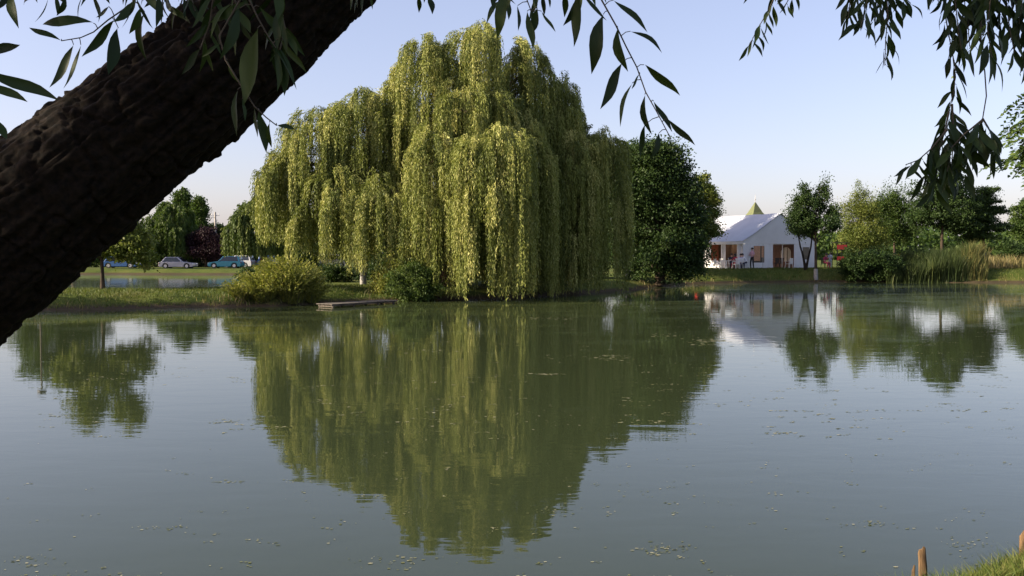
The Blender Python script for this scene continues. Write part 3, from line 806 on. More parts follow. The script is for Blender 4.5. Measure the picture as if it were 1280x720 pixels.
# distant wood
rng = np.random.default_rng(85)
n = 60000
az = -0.75 + 1.5 * rng.random(n); d = 230 + 60 * rng.random(n)
X = np.tan(az) * d
htop = 5.0 + 7 * vnoise(X * .05 + 40, d * .0 + 3.3, seed=17) + 3 * vnoise(X * .16 + 9, d * .03, seed=18)
htop = np.where(X > 40, htop * .85, htop)
Z = .3 + htop * rng.random(n) ** .7
P = np.stack([X, d, Z], 1)
o = leaf_quads('distant_wood', P, rng.normal(size=(n, 3)), 1.3, .55, np.clip(rng.random(n) * .8, 0, 1), M['broad'], rng=rng)
tag(o, 'low wood along the horizon behind everything', 'trees', kind='stuff')

# hedge behind the parked cars
def hedge(name, label, px0, px1, D, ytop, mat, seed):
    rng = np.random.default_rng(seed)
    a = at(px0, ytop, D); b = at(px1, ytop, D)
    root = empty(name, ((a.x + b.x) / 2, D, .55), 0, label, 'hedge')
    O = np.array(root.location)
    n = 16000
    t = rng.random(n); H = a.z - .55
    d = nrm(rng.normal(size=(n, 3)))
    P = np.stack([a.x + (b.x - a.x) * t, D + .9 * d[:, 1] * (.8 + .2 * rng.random(n)), .55 + H * (.5 + .52 * d[:, 2]) * (.85 + .3 * vnoise(t * 60, t * 0, seed=seed))], 1)
    leaf_quads('foliage', P - O, rng.normal(size=(n, 3)), .3, .1, rng.random(n), mat, root, rng=rng)
    for k in range(26):
        mb = MB()
        x = a.x + (b.x - a.x) * (k + .5) / 26 - O[0]
        mb.tube([(x, 0, -.1), (x + .1, 0, H * .4), (x - .1, .1, H * .8)], [.06, .05, .02], 6)
        mb.build('stem', M['bark'], root)
hedge('hedge', 'long dark hedge behind the parked cars across the back pond', 60, 400, 121, 314, M['broad_dark'], 88)

# ------------------------------------------------------------------ foreground willow
def fg_willow():
    root = empty('willow_tree', (-3.3, 2.6, .35), 0, 'leaning foreground willow with rough dark bark and hanging leafy twigs', 'tree')
    O = Vector(root.location)
    D = 2.5
    # centre line in pixels with radius in pixels
    cl = [(-900, 1040, 150), (-700, 880, 140), (-450, 655, 116), (-200, 455, 104), (0, 300, 94), (60, 252, 90), (150, 183, 83), (250, 101, 77), (340, 22, 72), (440, -78, 68), (560, -208, 66), (690, -336, 62)]
    ctr = [at(x, y, D) for x, y, r in cl]; rad = [r / F * D for x, y, r in cl]
    ctr[0] = Vector((-3.35, 2.6, .15)); rad[0] = .42
    ctr[1] = Vector((-2.95, 2.56, .72)); rad[1] = .33
    # resample with Catmull-Rom
    def cr(p, t):
        n = len(p) - 1
        i = min(int(t * n), n - 1); f = t * n - i
        g = lambda k: p[max(0, min(n, k))]
        a, b, c, d = g(i-1), g(i), g(i+1), g(i+2)
        return .5 * ((2*b) + (c-a)*f + (2*a-5*b+4*c-d)*f*f + (3*b-a-3*c+d)*f**3)
    nl, na = 560, 220
    pts = [cr(ctr, i / (nl-1)) for i in range(nl)]; rr = [cr(rad, i / (nl-1)) for i in range(nl)]
    s = np.zeros(nl)
    for i in range(1, nl): s[i] = s[i-1] + (pts[i] - pts[i-1]).length
    A = np.arange(na) / na
    AA, SS = np.meshgrid(A, s)
    warp = (vnoise(AA * 8, SS * 4, 8, seed=91) - .5) * .75
    def ridged(fx, fy, sd, w):
        v = vnoise(AA * fx + w * warp * 2, SS * fy + warp * .6, int(fx), seed=sd)
        return 1 - np.abs(2 * v - 1)
    h = (1 - ridged(66, 3.2, 92, 1)) ** .7 * .55 + (1 - ridged(40, 1.7, 93, .6)) ** .7 * .5 + (vnoise(AA * 64, SS * 34, 64, seed=94) - .5) * .34 + (vnoise(AA * 110, SS * 70, 110, seed=96) - .5) * .24
    cracks = ridged(20, 13, 95, 1) > .90
    h = h - cracks * .30
    low = (vnoise(AA * 4, SS * 2.2, 4, seed=97) - .5)
    V = np.empty((nl, na, 3))
    a = None
    for i in range(nl):
        t = (pts[min(i+1, nl-1)] - pts[max(i-1, 0)]).normalized()
        if a is None: a = t.cross(Vector((0, 1, 0))).normalized()
        a = (a - t * a.dot(t)).normalized(); b = t.cross(a)
        r = rr[i] * (1 + .10 * low[i]) + .028 * (h[i] - .55)
        th = 2 * math.pi * A
        V[i] = np.array(pts[i] - O) + r[:, None] * (np.cos(th)[:, None] * np.array(a) + np.sin(th)[:, None] * np.array(b))
    idx = np.arange(nl * na).reshape(nl, na); nx2 = np.roll(idx, -1, 1)
    Q = np.stack([idx[:-1], nx2[:-1], nx2[1:], idx[1:]], -1).reshape(-1, 4)
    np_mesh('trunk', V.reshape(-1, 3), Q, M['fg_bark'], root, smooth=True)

    # limbs out of the top and back of the trunk
    top = at(690, -330, D)
    limbs = [
        [at(600, -240, D), Vector((.35, 2.7, 3.75)), Vector((1.1, 2.9, 3.85)), Vector((1.9, 3.1, 3.75)), Vector((2.5, 3.3, 3.6))],
        [at(440, -70, D), Vector((-.45, 2.25, 3.05)), Vector((-.75, 2.0, 3.15)), Vector((-1.1, 1.85, 3.1)), Vector((-1.5, 1.8, 3.0))],
        [Vector((-2.6, 2.5, 1.1)), Vector((-3.3, 2.1, 2.1)), Vector((-4.0, 1.4, 3.0)), Vector((-4.7, .8, 3.9)), Vector((-5.2, .3, 4.6))],
        [top, top + Vector((.5, .3, .7)), top + Vector((.9, .5, 1.5)), top + Vector((1.0, .6, 2.2)), top + Vector((1.0, .5, 2.8))],
        [at(600, -240, D), Vector((-.6, 2.2, 4.2)), Vector((-1.6, 1.9, 4.9)), Vector((-2.6, 1.6, 5.3)), Vector((-3.6, 1.4, 5.4))],
    ]
    for L, r0 in zip(limbs, (.07, .045, .14, .11, .09)):
        mb = MB(); mb.tube([p - O for p in L], [r0, r0 * .8, r0 * .6, r0 * .4, r0 * .2], 10)
        mb.build('branch', M['bark'], root)

    # shading crown above and to the left (outside the picture)
    rng = np.random.default_rng(99)
    blob = [(-4.6, .7, 3.9, 1.8, 1.5, 1.5), (-3.2, 1.0, 4.0, 1.5, 1.3, 1.2), (-5.6, -.2, 3.6, 1.6, 1.4, 1.6), (-2.2, 1.3, 5.0, 1.6, 1.2, .9), (.6, 2.6, 5.6, 1.8, 1.4, 1.2), (-5.0, .9, 2.4, 1.4, 1.0, 1.2)]
    PP = []
    for (x, y, z, rx, ry, rz) in blob:
        nc = 130
        d = nrm(rng.normal(size=(nc, 3))) * (rng.random((nc, 1)) ** .45)
        c = np.array([x, y, z]) + d * np.array([rx, ry, rz])
        q = np.repeat(c, 42, 0)
        o = rng.normal(size=q.shape) * np.array([.10, .10, .30])
        PP.append(q + o)
    P = np.concatenate(PP)
    # keep the view itself clear of it
    rel = P[:, 2] - CAMZ - P[:, 1] * (.33)
    inside = (P[:, 1] > .2) & (np.abs(P[:, 0]) < P[:, 1] * .66) & (rel < .25)
    P = P[~inside & (P[:, 2] > 1.2)]
    n = len(P)
    U = rng.normal(size=(n, 3)) * .5 + np.array([0, 0, -1])
    L = .09 + .05 * rng.random(n)
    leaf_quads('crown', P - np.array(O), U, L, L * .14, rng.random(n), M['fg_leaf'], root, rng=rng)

    # ---- twigs with modelled leaves
    rnd = random.Random(5)
    def leaf(mb, b, e, width, roll, curl):
        """lanceolate leaf from b to e, folded on its midrib and arched"""
        b = Vector(b); e = Vector(e); ax = e - b; L = ax.length; ax.normalize()
        ref = Vector((math.sin(roll) , -math.cos(roll), .15))
        sd = ax.cross(ref)
        if sd.length < .05: sd = ax.cross(Vector((0, 0, 1)))
        sd.normalize(); nn = sd.cross(ax).normalized()
        prof = [(0, .0), (.03, .05), (.12, .34), (.25, .72), (.4, .97), (.55, 1.0), (.7, .8), (.85, .42), (.95, .14), (1.0, .0)]
        vs = []; fs = []
        for i, (t, w) in enumerate(prof):
            c = b + ax * L * t + nn * (curl * L * (t - t * t) * 4 * .25) + sd * (.02 * L * math.sin(t * 7 + roll))
            ww = width * w
            fold = nn * (ww * .35)
            vs += [c - sd * ww + fold, c, c + sd * ww + fold]
        for i in range(len(prof) - 1):
            o = i * 3
            fs += [(o, o+1, o+4, o+3), (o+1, o+2, o+5, o+4)]
        k0 = len(mb.f)
        mb.add(vs, fs, 1, True)
        mb.tones += [rnd.random()] * len(fs)
    class TMB(MB):
        def __init__(s): super().__init__(); s.tones = []
    def finish(mb):
        n = len(mb.f)
        # tube faces first get tone 0
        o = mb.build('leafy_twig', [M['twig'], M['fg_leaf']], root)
        a = o.data.attributes.new('tone', 'FLOAT', 'FACE')
        vals = []; j = 0
        for mi in mb.m:
            if mi == 1: vals.append(mb.tones[j]); j += 1
            else: vals.append(.2)
        a.data.foreach_set('value', vals)
        return o
    def explicit(stem, leaves, Dd, anchor, wr=.105, sr=.0022):
        mb = TMB()
        sp = [at(x, y, Dd) - O for x, y in stem]
        if anchor is not None: sp = [Vector(anchor) - O] + sp
        mb.tube(sp, [sr * 1.6] + [sr * (1 - .6 * i / len(sp)) for i in range(1, len(sp))], 6)
        for lf in leaves:
            x0, y0, x1, y1 = lf[:4]; w = lf[4] if len(lf) > 4 else wr
            dz = rnd.uniform(-.03, .03)
            b = at(x0, y0, Dd + dz * .3) - O; e = at(x1, y1, Dd + dz + rnd.uniform(-.02, .02)) - O
            # petiole to the nearest stem point
            best = min(range(len(sp)), key=lambda i: (sp[i] - b).length)
            cand = []
            for i in range(len(sp) - 1):
                seg = sp[i+1] - sp[i]; t = max(0, min(1, (b - sp[i]).dot(seg) / max(seg.length_squared, 1e-9)))
                cand.append(sp[i] + seg * t)
            q = min(cand, key=lambda c: (c - b).length)
            if (q - b).length < .12:
                mb.tube([q, q.lerp(b, .5) + Vector((0, 0, .003)), b], [.0011, .0009, .0008], 5)
            Lm = (e - b).length
            leaf(mb, b, e, Lm * w * .92, rnd.uniform(-1.1, 1.1), rnd.uniform(-.6, .6))
        return finish(mb)
    A1 = (-1.1, 1.85, 3.1); A2 = (-.75, 2.0, 3.15)
    explicit([(215, -60), (185, -15), (160, 8), (135, 25), (117, 40), (101, 47), (77, 51)],
             [(117, 29, 53, 32, .11), (77, 51, 36, 35, .09), (92, 56, 62, 110), (101, 56, 79, 111, .1), (144, 25, 103, 72, .1), (148, 35, 137, 94, .13), (181, 15, 184, 76, .12),
              (176, 10, 162, 43, .16), (136, 8, 120, 22, .13), (170, 0, 142, 28, .14), (200, -8, 196, 35), (206, -12, 214, 26), (190, -12, 176, 8)], 1.75, A2)
    explicit([(70, -70), (66, -30), (60, -3)], [(60, -3, 43, 28), (83, -4, 71, 20, .14), (71, -8, 73, 20), (46, -3, 30, 6), (20, -25, 12, 2), (60, -20, 84, 8)], 1.75, A1)
    explicit([(-60, -60), (-50, 20), (-40, 80), (-25, 140)], [(-22, 66, 25, 55, .13), (-22, 86, 75, 125, .085), (-24, 100, 35, 127, .1), (-10, 143, 10, 174, .14), (-30, 60, -60, 120)], 1.6, A1)
    explicit([(322, -60), (312, 0), (322, 22), (335, 45), (345, 60)],
             [(322, 35, 305, 132, .17), (324, 8, 382, 70, .09), (345, 52, 356, 120, .12), (340, 60, 347, 95, .11), (300, 10, 276, 76, .10), (312, 2, 262, 30, .09), (350, 48, 384, 92, .08), (330, 40, 372, 112, .07)], 1.7, A2)
    explicit([(322, -60), (300, 0), (274, 45), (282, 75), (300, 105), (318, 133), (333, 147), (346, 157)],
             [(297, 112, 296, 170, .09), (324, 138, 334, 191, .14), (337, 153, 340, 185, .12), (346, 156, 369, 161, .13), (303, 123, 307, 152, .1), (284, 75, 306, 110, .1), (276, 55, 252, 72, .09), (318, 135, 322, 172, .10)], 1.7, A2)
    explicit([(225, -60), (236, -10), (244, 14)], [(236, -4, 247, 26, .14), (238, -8, 228, 18), (244, 14, 256, 30, .12), (250, -6, 262, 12)], 1.8, A2)
    explicit([(448, -60), (450, -12)], [(450, -12, 447, 10), (456, -14, 452, 18), (462, -10, 466, 12), (444, -12, 438, 14)], 2.0, (-.45, 2.25, 3.05))
    B1 = (.35, 2.7, 3.75)
    explicit([(530, -60), (531, -20), (533, -6)], [(524, -6, 524, 16, .13), (537, -4, 541, 18, .13), (531, -10, 530, 4)], 2.2, B1)
    explicit([(650, -70), (655, -30), (658, -2), (664, 14)], [(636, -10, 622, 50, .14), (647, 7, 648, 39, .15), (672, 10, 664, 44, .17), (659, 14, 667, 62, .10), (677, 14, 695, 40, .07), (640, -14, 628, 18, .12), (668, -8, 671, 12), (686, -10, 688, 10), (615, -12, 617, 16)], 1.95, B1)
    explicit([(738, -90), (745, -20), (752, 0), (770, 32), (783, 59), (796, 84), (807, 115), (821, 140), (839, 174)],
             [(722, -14, 717, 59, .17), (708, -9, 706, 22, .14), (767, 0, 810, 40, .09), (754, 18, 740, 93, .13), (772, 34, 785, 90, .15), (788, 39, 828, 66, .09), (778, 78, 751, 137, .11),
              (805, 81, 850, 120, .10), (790, 104, 775, 159, .09), (806, 118, 815, 169, .13), (807, 155, 801, 197, .11), (817, 126, 841, 165, .09), (834, 149, 869, 182, .09), (824, 166, 812, 200, .12), (735, -14, 745, 8), (800, 92, 790, 112, .06)], 1.9, B1)
    # more small shoots along the top edge
    def early():
        for st, Dd, n_, L_ in [([(190, -45), (204, -14), (212, 6)], 1.8, 6, 44), ([(165, -45), (172, -16), (166, 2)], 1.75, 5, 46), ([(120, -45), (112, -18), (104, -6)], 1.75, 4, 44),
                               ([(28, -45), (22, -20), (14, -10)], 1.7, 3, 44), ([(262, -50), (268, -10), (262, 30), (250, 62)], 1.75, 9, 46), ([(352, -50), (348, 0), (356, 34), (350, 62)], 1.7, 9, 50),
                               ([(296, -50), (292, -6), (300, 26)], 1.72, 7, 48), ([(242, -50), (232, -16), (226, 6)], 1.8, 5, 34)]:
            spray(st, Dd, A2, n_, L=L_, wr=.12)
        for st, Dd, n_, L_ in [([(470, -45), (460, -20), (452, -8)], 2.2, 4, 26), ([(628, -50), (630, -20), (634, 0)], 2.0, 5, 40), ([(684, -50), (678, -20), (672, -4)], 2.0, 5, 38),
                               ([(736, -50), (730, -20), (722, 0)], 1.95, 4, 44), ([(706, -50), (700, -22)], 2.0, 3, 34)]:
            spray(st, Dd, B1, n_, L=L_, wr=.12)
    # denser hanging sprays at the right
    B2 = (1.1, 2.9, 3.85); B3 = (1.9, 3.1, 3.75)
    def spray(stem, Dd, anchor, n, L=34, spread=.62, wr=.135, sr=.0024, first=0.0, big=1.0):
        sp = stem; n = int(n * 1.45)
        seg = [0]
        for i in range(1, len(sp)): seg.append(seg[-1] + math.hypot(sp[i][0]-sp[i-1][0], sp[i][1]-sp[i-1][1]))
        tot = seg[-1]; lv = []
        for k in range(n):
            d = tot * (first + (1 - first) * (k + .6) / n)
            i = max(j for j in range(len(seg) - 1) if seg[j] <= d)
            t = (d - seg[i]) / max(seg[i+1] - seg[i], 1e-6)
            x = sp[i][0] + (sp[i+1][0] - sp[i][0]) * t; y = sp[i][1] + (sp[i+1][1] - sp[i][1]) * t
            sgn = 1 if k % 2 else -1
            an = sgn * abs(rnd.gauss(spread * .6, .28))
            l = L * rnd.uniform(.7, 1.12) * big
            o = rnd.uniform(1.5, 4)
            x += sgn * o * .6; y += o
            lv.append((x, y, x + math.sin(an) * l, y + math.cos(an) * l, wr * rnd.uniform(.45, 1.15)))
        explicit(sp, lv, Dd, anchor, sr=sr)
    early()
    for st_, n_ in [([(1204, -50), (1206, -6), (1206, 24)], 9), ([(1228, -50), (1230, 0), (1228, 44)], 11), ([(1250, -50), (1250, -4), (1250, 30)], 10), ([(1268, -50), (1270, 10), (1274, 48)], 10), ([(1186, -50), (1188, -10), (1184, 16)], 6), ([(1078, -50), (1074, -14), (1072, 6)], 6), ([(1112, -50), (1114, -14), (1118, 10)], 6), ([(1290, -50), (1286, 20), (1284, 70)], 12)]:
        spray(st_, 2.85, B3 if st_[0][0] > 1150 else B2, n_, L=36)
    spray([(985, -40), (972, -12), (960, 14), (947, 36), (937, 56)], 3.0, B2, 15, L=25)
    spray([(1004, -40), (992, -12), (982, 6)], 3.0, B2, 7, L=22)
    spray([(950, -40), (936, -14)], 3.0, B2, 4, L=20)
    spray([(1068, -40), (1064, -8), (1060, 22)], 2.8, B2, 8, L=32)
    spray([(1088, -40), (1084, 0), (1076, 34)], 2.7, B2, 10, L=34)
    spray([(1098, -40), (1098, 0), (1094, 24)], 2.9, B2, 8, L=34)
    spray([(1106, -40), (1110, 20), (1107, 50), (1106, 82)], 2.8, B2, 13, L=30)
    spray([(1120, -40), (1128, -6), (1138, 4)], 2.8, B2, 6, L=26)
    spray([(1150, -40), (1142, -16)], 2.8, B2, 3, L=26)
    spray([(1176, -50), (1180, 10), (1186, 44), (1194, 84), (1193, 112), (1186, 140)], 2.9, B3, 19, L=34, spread=.5)
    spray([(1196, -50), (1194, 0), (1198, 40), (1202, 62)], 2.75, B3, 13, L=38)
    spray([(1216, -50), (1216, 0), (1210, 30), (1212, 58)], 2.8, B3, 14, L=38)
    spray([(1236, -50), (1238, 0), (1234, 36), (1240, 72)], 2.7, B3, 14, L=40, big=1.05)
    spray([(1258, -50), (1258, 0), (1262, 36), (1268, 66)], 2.8, B3, 12, L=34)
    spray([(1280, -50), (1278, 0), (1274, 30)], 2.8, B3, 9, L=34)
    spray([(1226, -50), (1226, -10), (1224, 20)], 2.9, B3, 9, L=36)
    spray([(1170, -40), (1166, -8)], 2.9, B3, 4, L=26)
    spray([(1226, 20), (1226, 60), (1231, 90), (1233, 120), (1228, 150), (1212, 176), (1206, 200), (1204, 216)], 2.8, None, 13, L=34, first=.62)
    spray([(1228, 148), (1236, 160), (1246, 190)], 2.8, None, 8, L=34)
    spray([(1228, 150), (1222, 166), (1222, 184)], 2.85, None, 6, L=34)
    spray([(1228, 150), (1205, 168), (1190, 184), (1184, 214)], 2.75, None, 11, L=38)
    spray([(1186, 140), (1182, 160), (1174, 190), (1170, 222), (1166, 240)], 2.8, None, 15, L=38)
    spray([(1190, 130), (1192, 168), (1190, 200), (1188, 226)], 2.9, None, 14, L=36)
    spray([(1184, 162), (1166, 184), (1148, 200), (1132, 206)], 2.75, None, 12, L=34, spread=.8)
    spray([(1180, 176), (1164, 200), (1156, 224)], 2.85, None, 9, L=36)
fg_willow()

# feathery branch of the tree standing just outside the right edge
def locust():
    bx, by = 6.3, 9.0
    bz = max(tz(bx + .3, by - .2), .1)
    root = empty('locust_tree', (bx, by, bz), 0, 'branch of fine feathery leaflets reaching in at the right edge of the picture', 'tree')
    O = Vector(root.location); rnd = random.Random(3)
    mb = MB()
    mb.tube([Vector((0, 0, -.2)), Vector((.05, 0, 1.2)), Vector((-.05, .1, 2.8)), Vector((.1, .2, 4.6)), Vector((0, .1, 6))], [.16, .13, .11, .07, .02], 12)
    tgt = [(1256, 200), (1262, 160), (1275, 140), (1284, 110), (1272, 182), (1290, 170), (1300, 130), (1286, 196)]
    start = Vector((-.05, .1, 2.8))
    P = []; U = []; 
    for px, py in tgt:
        e = at(px, py, 9.0 + rnd.uniform(-.4, .4)) - O
        pts = limb_path(start, e, .12, 5, rnd)
        mb.tube(pts, [.03, .024, .018, .012, .008, .004], 6)
        for k in range(15):
            b = pts[3].lerp(pts[5], rnd.random())
            ang = rnd.uniform(0, 6.28)
            d = Vector((math.cos(ang) * .7 - .35, math.sin(ang) * .4, rnd.uniform(-.75, .15))).normalized()
            L = rnd.uniform(.2, .32)
            for j in range(11):
                t = (j + 1) / 11
                q = b + d * L * t + Vector((0, 0, -.12 * t * t * L * 3))
                sd = d.cross(Vector((rnd.uniform(-.2, .2), rnd.uniform(-.2, .2), 1))).normalized()
                for sg in (1, -1):
                    P.append(q); U.append(sd * sg + d * .35 + Vector((0, 0, -.2)))
    # out-of-frame crown
    for k in range(2500):
        c = Vector((rnd.gauss(.9, .6), rnd.gauss(.2, .8), rnd.gauss(4.4, .7)))
        P.append(c); U.append(Vector((rnd.gauss(0, 1), rnd.gauss(0, 1), rnd.gauss(-.3, 1))))
    P = np.array([tuple(p) for p in P]); U = np.array([tuple(p) for p in U])
    leaf_quads('crown', P, U, .068, .016, RNG.random(len(P)), M['broad'], root)
    mb.build('trunk', M['bark'], root)
locust()

# ------------------------------------------------------------------ stakes at the near bank
def stake(label, px, ytop, D, w, lean, seed, h0=-.5, group='weathered wooden stakes at the near bank'):
    rnd = random.Random(seed)
    top = at(px, ytop, D)
    root = empty('wooden_stake', (top.x - lean[0] * .5, D, 0.0), 0, label, 'stake', group)
    n = 14; k = 12; r = w / 2 / F * D
    vs = []; fs = []
    H = top.z
    for i in range(n + 1):
        t = i / n; z = h0 + (H - h0) * t
        for j in range(k):
            a = 6.283 * j / k
            rr = r * (1.3 - .42 * t) * (1 + .16 * math.sin(3 * a + seed + t * 3) + .09 * math.sin(9 * t + seed) + .10 * rnd.uniform(-1, 1))
            zz = z + ((.022 * math.cos(a + 1.0) + rnd.uniform(-.014, .014)) if i == n else 0)
            vs.append((lean[0] * .5 + lean[0] * (t - 1) * .6 + rr * math.cos(a), rr * math.sin(a) + lean[1] * t, zz))
    for i in range(n):
        for j in range(k):
            j2 = (j+1) % k
            fs.append((i*k+j, i*k+j2, (i+1)*k+j2, (i+1)*k+j))
    fs.append(tuple(n*k + j for j in range(k)))
    mb = MB(); mb.add(vs, fs, 0, False)
    o = mb.build('post', M['wood'], root, bevel=.002)
    return root
stake('thick weathered stake standing in the water at the lower right, beside a thinner one', 1152, 687, 5.55, 10, (-.07, 0), 1)
stake('short thin stake close against the left side of the thick stake', 1142, 710, 5.5, 5, (.02, 0), 2)
stake('stake at the right edge above the sunlit grass', 1279, 666, 5.75, 9, (.0, 0), 3)

# ------------------------------------------------------------------ floating weed
def weed():
    rng = np.random.default_rng(120)
    C = []
    def clump(px, py, wpx, hpx, n, s):
        for _ in range(n):
            x = px + rng.normal() * wpx * .5; y = py + rng.normal() * hpx * .5
            if y < 345: continue
            g_ = gp(x, y); C.append((g_.x, g_.y, s * .62 * (.35 + rng.random())))
    for c in [(885, 427, 26, 6, 90, .05), (690, 398, 40, 2, 50, .05), (765, 447, 24, 4, 60, .035), (685, 468, 24, 1, 30, .035), (540, 438, 60, 3, 30, .03), (975, 541, 22, 3, 30, .02),
              (760, 380, 26, 3, 30, .05), (830, 420, 24, 3, 30, .04), (1090, 655, 22, 4, 26, .011), (1215, 680, 50, 10, 46, .010), (835, 685, 30, 5, 34, .012), (820, 692, 20, 3, 20, .012),
              (700, 640, 60, 10, 30, .012), (500, 700, 60, 8, 30, .012), (205, 660, 50, 3, 20, .012), (290, 603, 20, 2, 16, .014), (35, 700, 40, 8, 26, .012), (70, 720, 40, 6, 16, .012), (640, 520, 120, 16, 60, .014)]:
        clump(*c)
    for _ in range(230):
        px = rng.random() * 1290; py = 470 + 260 * rng.random() ** .8
        clump(px, py, 4 + 14 * rng.random(), 1.5 + 2 * rng.random(), int(1 + 7 * rng.random() ** 2), .011)
    for _ in range(800):
        px = 60 + rng.random() * 1200; py = 380 + 170 * rng.random() ** 1.3
        if float(vnoise(np.array([px * .012]), np.array([py * .03]), seed=23)[0]) < .42: continue
        clump(px, py, 4 + 22 * rng.random(), .8, int(2 + 9 * rng.random()), .018)
    vs = []; fs = []; tn = []
    for x, y, s in C:
        b = len(vs); a0 = rng.random() * 6.28; el = .5 + rng.random()
        k = 6
        for j in range(k):
            a = a0 + 6.283 * j / k; r = s * (.6 + .5 * rng.random())
            vs.append((x + math.cos(a) * r * (1 + el), y + math.sin(a) * r, .004))
        fs.append([b + j for j in range(k)]); tn.append(rng.random())
    V = np.array(vs); Q = np.array(fs)
    k = sdist(FRONT, V[Q[:, 0], 0], V[Q[:, 0], 1]) < -.1
    o = np_mesh('floating_weed', V, Q[k], M['weed'], None, np.array(tn)[k])
    tag(o, 'bits of green and brown weed floating on the pond', 'weed', kind='stuff')
M['weed'] = leaf_mat('floating_weed', (0.06, 0.075, 0.025), (0.14, 0.145, 0.055), (0.36, 0.34, 0.22), trans=0.0, rough=.7)
weed()

# ------------------------------------------------------------------ dock
def dock():
    a = gp(405, 380.5, .12); b = gp(488, 375.2, .13)
    L = (b - a).length; ang = math.atan2(b.y - a.y, b.x - a.x)
    root = empty('dock', ((a.x + b.x) / 2, (a.y + b.y) / 2, 0), ang, 'low weathered plank dock reaching over the water below the great willow', 'dock')
    mb = MB()
    n = 4
    for i in range(n):
        mb.box((0, -.36 + i * .24, .13), (L, .22, .03))
    mb.build('deck', M['plank'], root, bevel=.006)
    fr = MB()
    fr.box((0, -.36, .085), (L * .97, .06, .05)); fr.box((0, .36, .085), (L * .97, .06, .05))
    fr.box((-L/2 + .12, 0, .045), (.06, .86, .05))
    fr.build('beam', M['plank'], root)
    for x in (-L/2 + .15, -L/6, L/5, L/2 - .2):
        for y in (-.36, .36):
            p = MB(); p.tube([(x, y, -.6), (x, y, .09)], .055, 8); p.build('post', M['darkwood'] if x > -L/3 else M['plank'], root)
dock()

# ------------------------------------------------------------------ cars
def car(name, label, px, D, L, H, paint, heading, style='hatch', group='cars parked beyond the back pond'):
    p = at(px, 335, D); z0 = tz(p.x, D)
    root = empty(name, (p.x, D, z0), heading, label, 'car', group)
    W = 1.78
    wr = .32; x1, x2 = L * .31, -L * .30
    gc = .2; bh = H * .58
    # lower body outline with wheel arches (front at +x)
    out = [(-L/2, .35), (-L/2 + .03, bh * .92), (-L/2 + .15, bh), (L * .20, bh), (L * .44, bh * .84), (L/2 - .02, bh * .68), (L/2, .38), (L/2 - .08, gc)]
    def arch(cx):
        return [(cx + (wr + .06) * math.cos(t), wr - .02 + (wr + .06) * math.sin(t)) for t in np.linspace(0.0, math.pi, 9)]
    out += [(x1 + wr + .06, gc)] + arch(x1) + [(x1 - wr - .06, gc), (x2 + wr + .06, gc)] + arch(x2) + [(x2 - wr - .06, gc), (-L/2 + .08, gc)]
    mb = MB(); mb.prism(out, -W/2, W/2)
    body = mb.build('body', paint, root, bevel=.04)
    # cabin: tapered
    if style == 'suv': bot = (-L * .47, L * .20); top = (-L * .42, L * .06)
    elif style == 'van': bot = (-L * .48, L * .36); top = (-L * .47, L * .22)
    else: bot = (-L * .44, L * .21); top = (-L * .32, L * .04)
    wb, wt = W/2 - .06, W/2 - .22
    zb, zt = bh - .02, H
    vs = [(bot[0], -wb, zb), (bot[1], -wb, zb), (bot[1], wb, zb), (bot[0], wb, zb), (top[0], -wt, zt), (top[1], -wt, zt), (top[1], wt, zt), (top[0], wt, zt)]
    c = MB(); c.add(vs, [(4,5,6,7),(0,1,5,4),(1,2,6,5),(2,3,7,6),(3,0,4,7),(3,2,1,0)])
    c.build('cabin', paint, root, bevel=.05)
    def quad(a, b, c_, d, k0, k1, off, name='window'):
        a, b, c_, d = map(Vector, (a, b, c_, d))
        ctr = (a + b + c_ + d) / 4; nn = (b - a).cross(d - a).normalized()
        q = MB(); pts = []
        for p_ in (a, b, c_, d): pts.append(ctr + (p_ - ctr) * k0 + nn * off)
        q.add(pts + [p_ - nn * .02 for p_ in pts], [(0,1,2,3),(7,6,5,4),(0,4,5,1),(1,5,6,2),(2,6,7,3),(3,7,4,0)])
        return q.build(name, M['glass'], root)
    quad(vs[0], vs[1], vs[5], vs[4], .84, .8, .012)
    quad(vs[2], vs[3], vs[7], vs[6], .84, .8, .012)
    quad(vs[1], vs[2], vs[6], vs[5], .86, .8, .012, 'windscreen')
    quad(vs[3], vs[0], vs[4], vs[7], .80, .8, .012, 'rear_window')
    for x in (x1, x2):
        for y in (-1, 1):
            w = MB(); w.tube([(x, y * (W/2 - .02), wr), (x, y * (W/2 - .22), wr)], wr, 20, smooth=False); t = w.build('wheel', M['rubber'], root)
            r_ = MB(); r_.tube([(x, y * (W/2 - .01), wr), (x, y * (W/2 - .05), wr)], wr * .62, 14, smooth=False); r_.build('rim', M['rim'], t)
    for y in (-1, 1):
        h = MB(); h.box((L/2 - .10, y * (W/2 - .25), bh * .72), (.22, .36, .13)); h.build('headlight', M['lamp'], root, bevel=.02)
        h = MB(); h.box((-L/2 + .05, y * (W/2 - .16), bh * .82), (.12, .26, .18)); h.build('tail_light', M['tail'], root, bevel=.02)
        h = MB(); h.box((L * .15, y * (W/2 + .08), bh + .08), (.12, .16, .12)); h.build('mirror', paint, root, bevel=.02)
    return root
car('parked_car', 'silver hatchback parked across the back pond, left of the teal car', 223, 112, 4.4, 1.45, M['silver'], R(0))
car('parked_car', 'bright teal blue estate car parked across the back pond, left of the small willow', 283, 112, 4.2, 1.5, M['teal'], R(180), 'suv')
car('parked_car', 'white car parked behind the teal blue car, only its roof and window showing', 298, 117, 4.2, 1.62, M['cwhite'], R(176), 'suv')
car('parked_car', 'dark blue car half hidden by the yellow sunlit tree on the grass strip', 152, 112, 4.4, 1.45, M['blue'], R(4))
car('parked_car', 'blue car glimpsed in the shade between the small willow and the golden bush', 342, 118, 4.1, 1.6, M['blue'], R(0), 'suv')
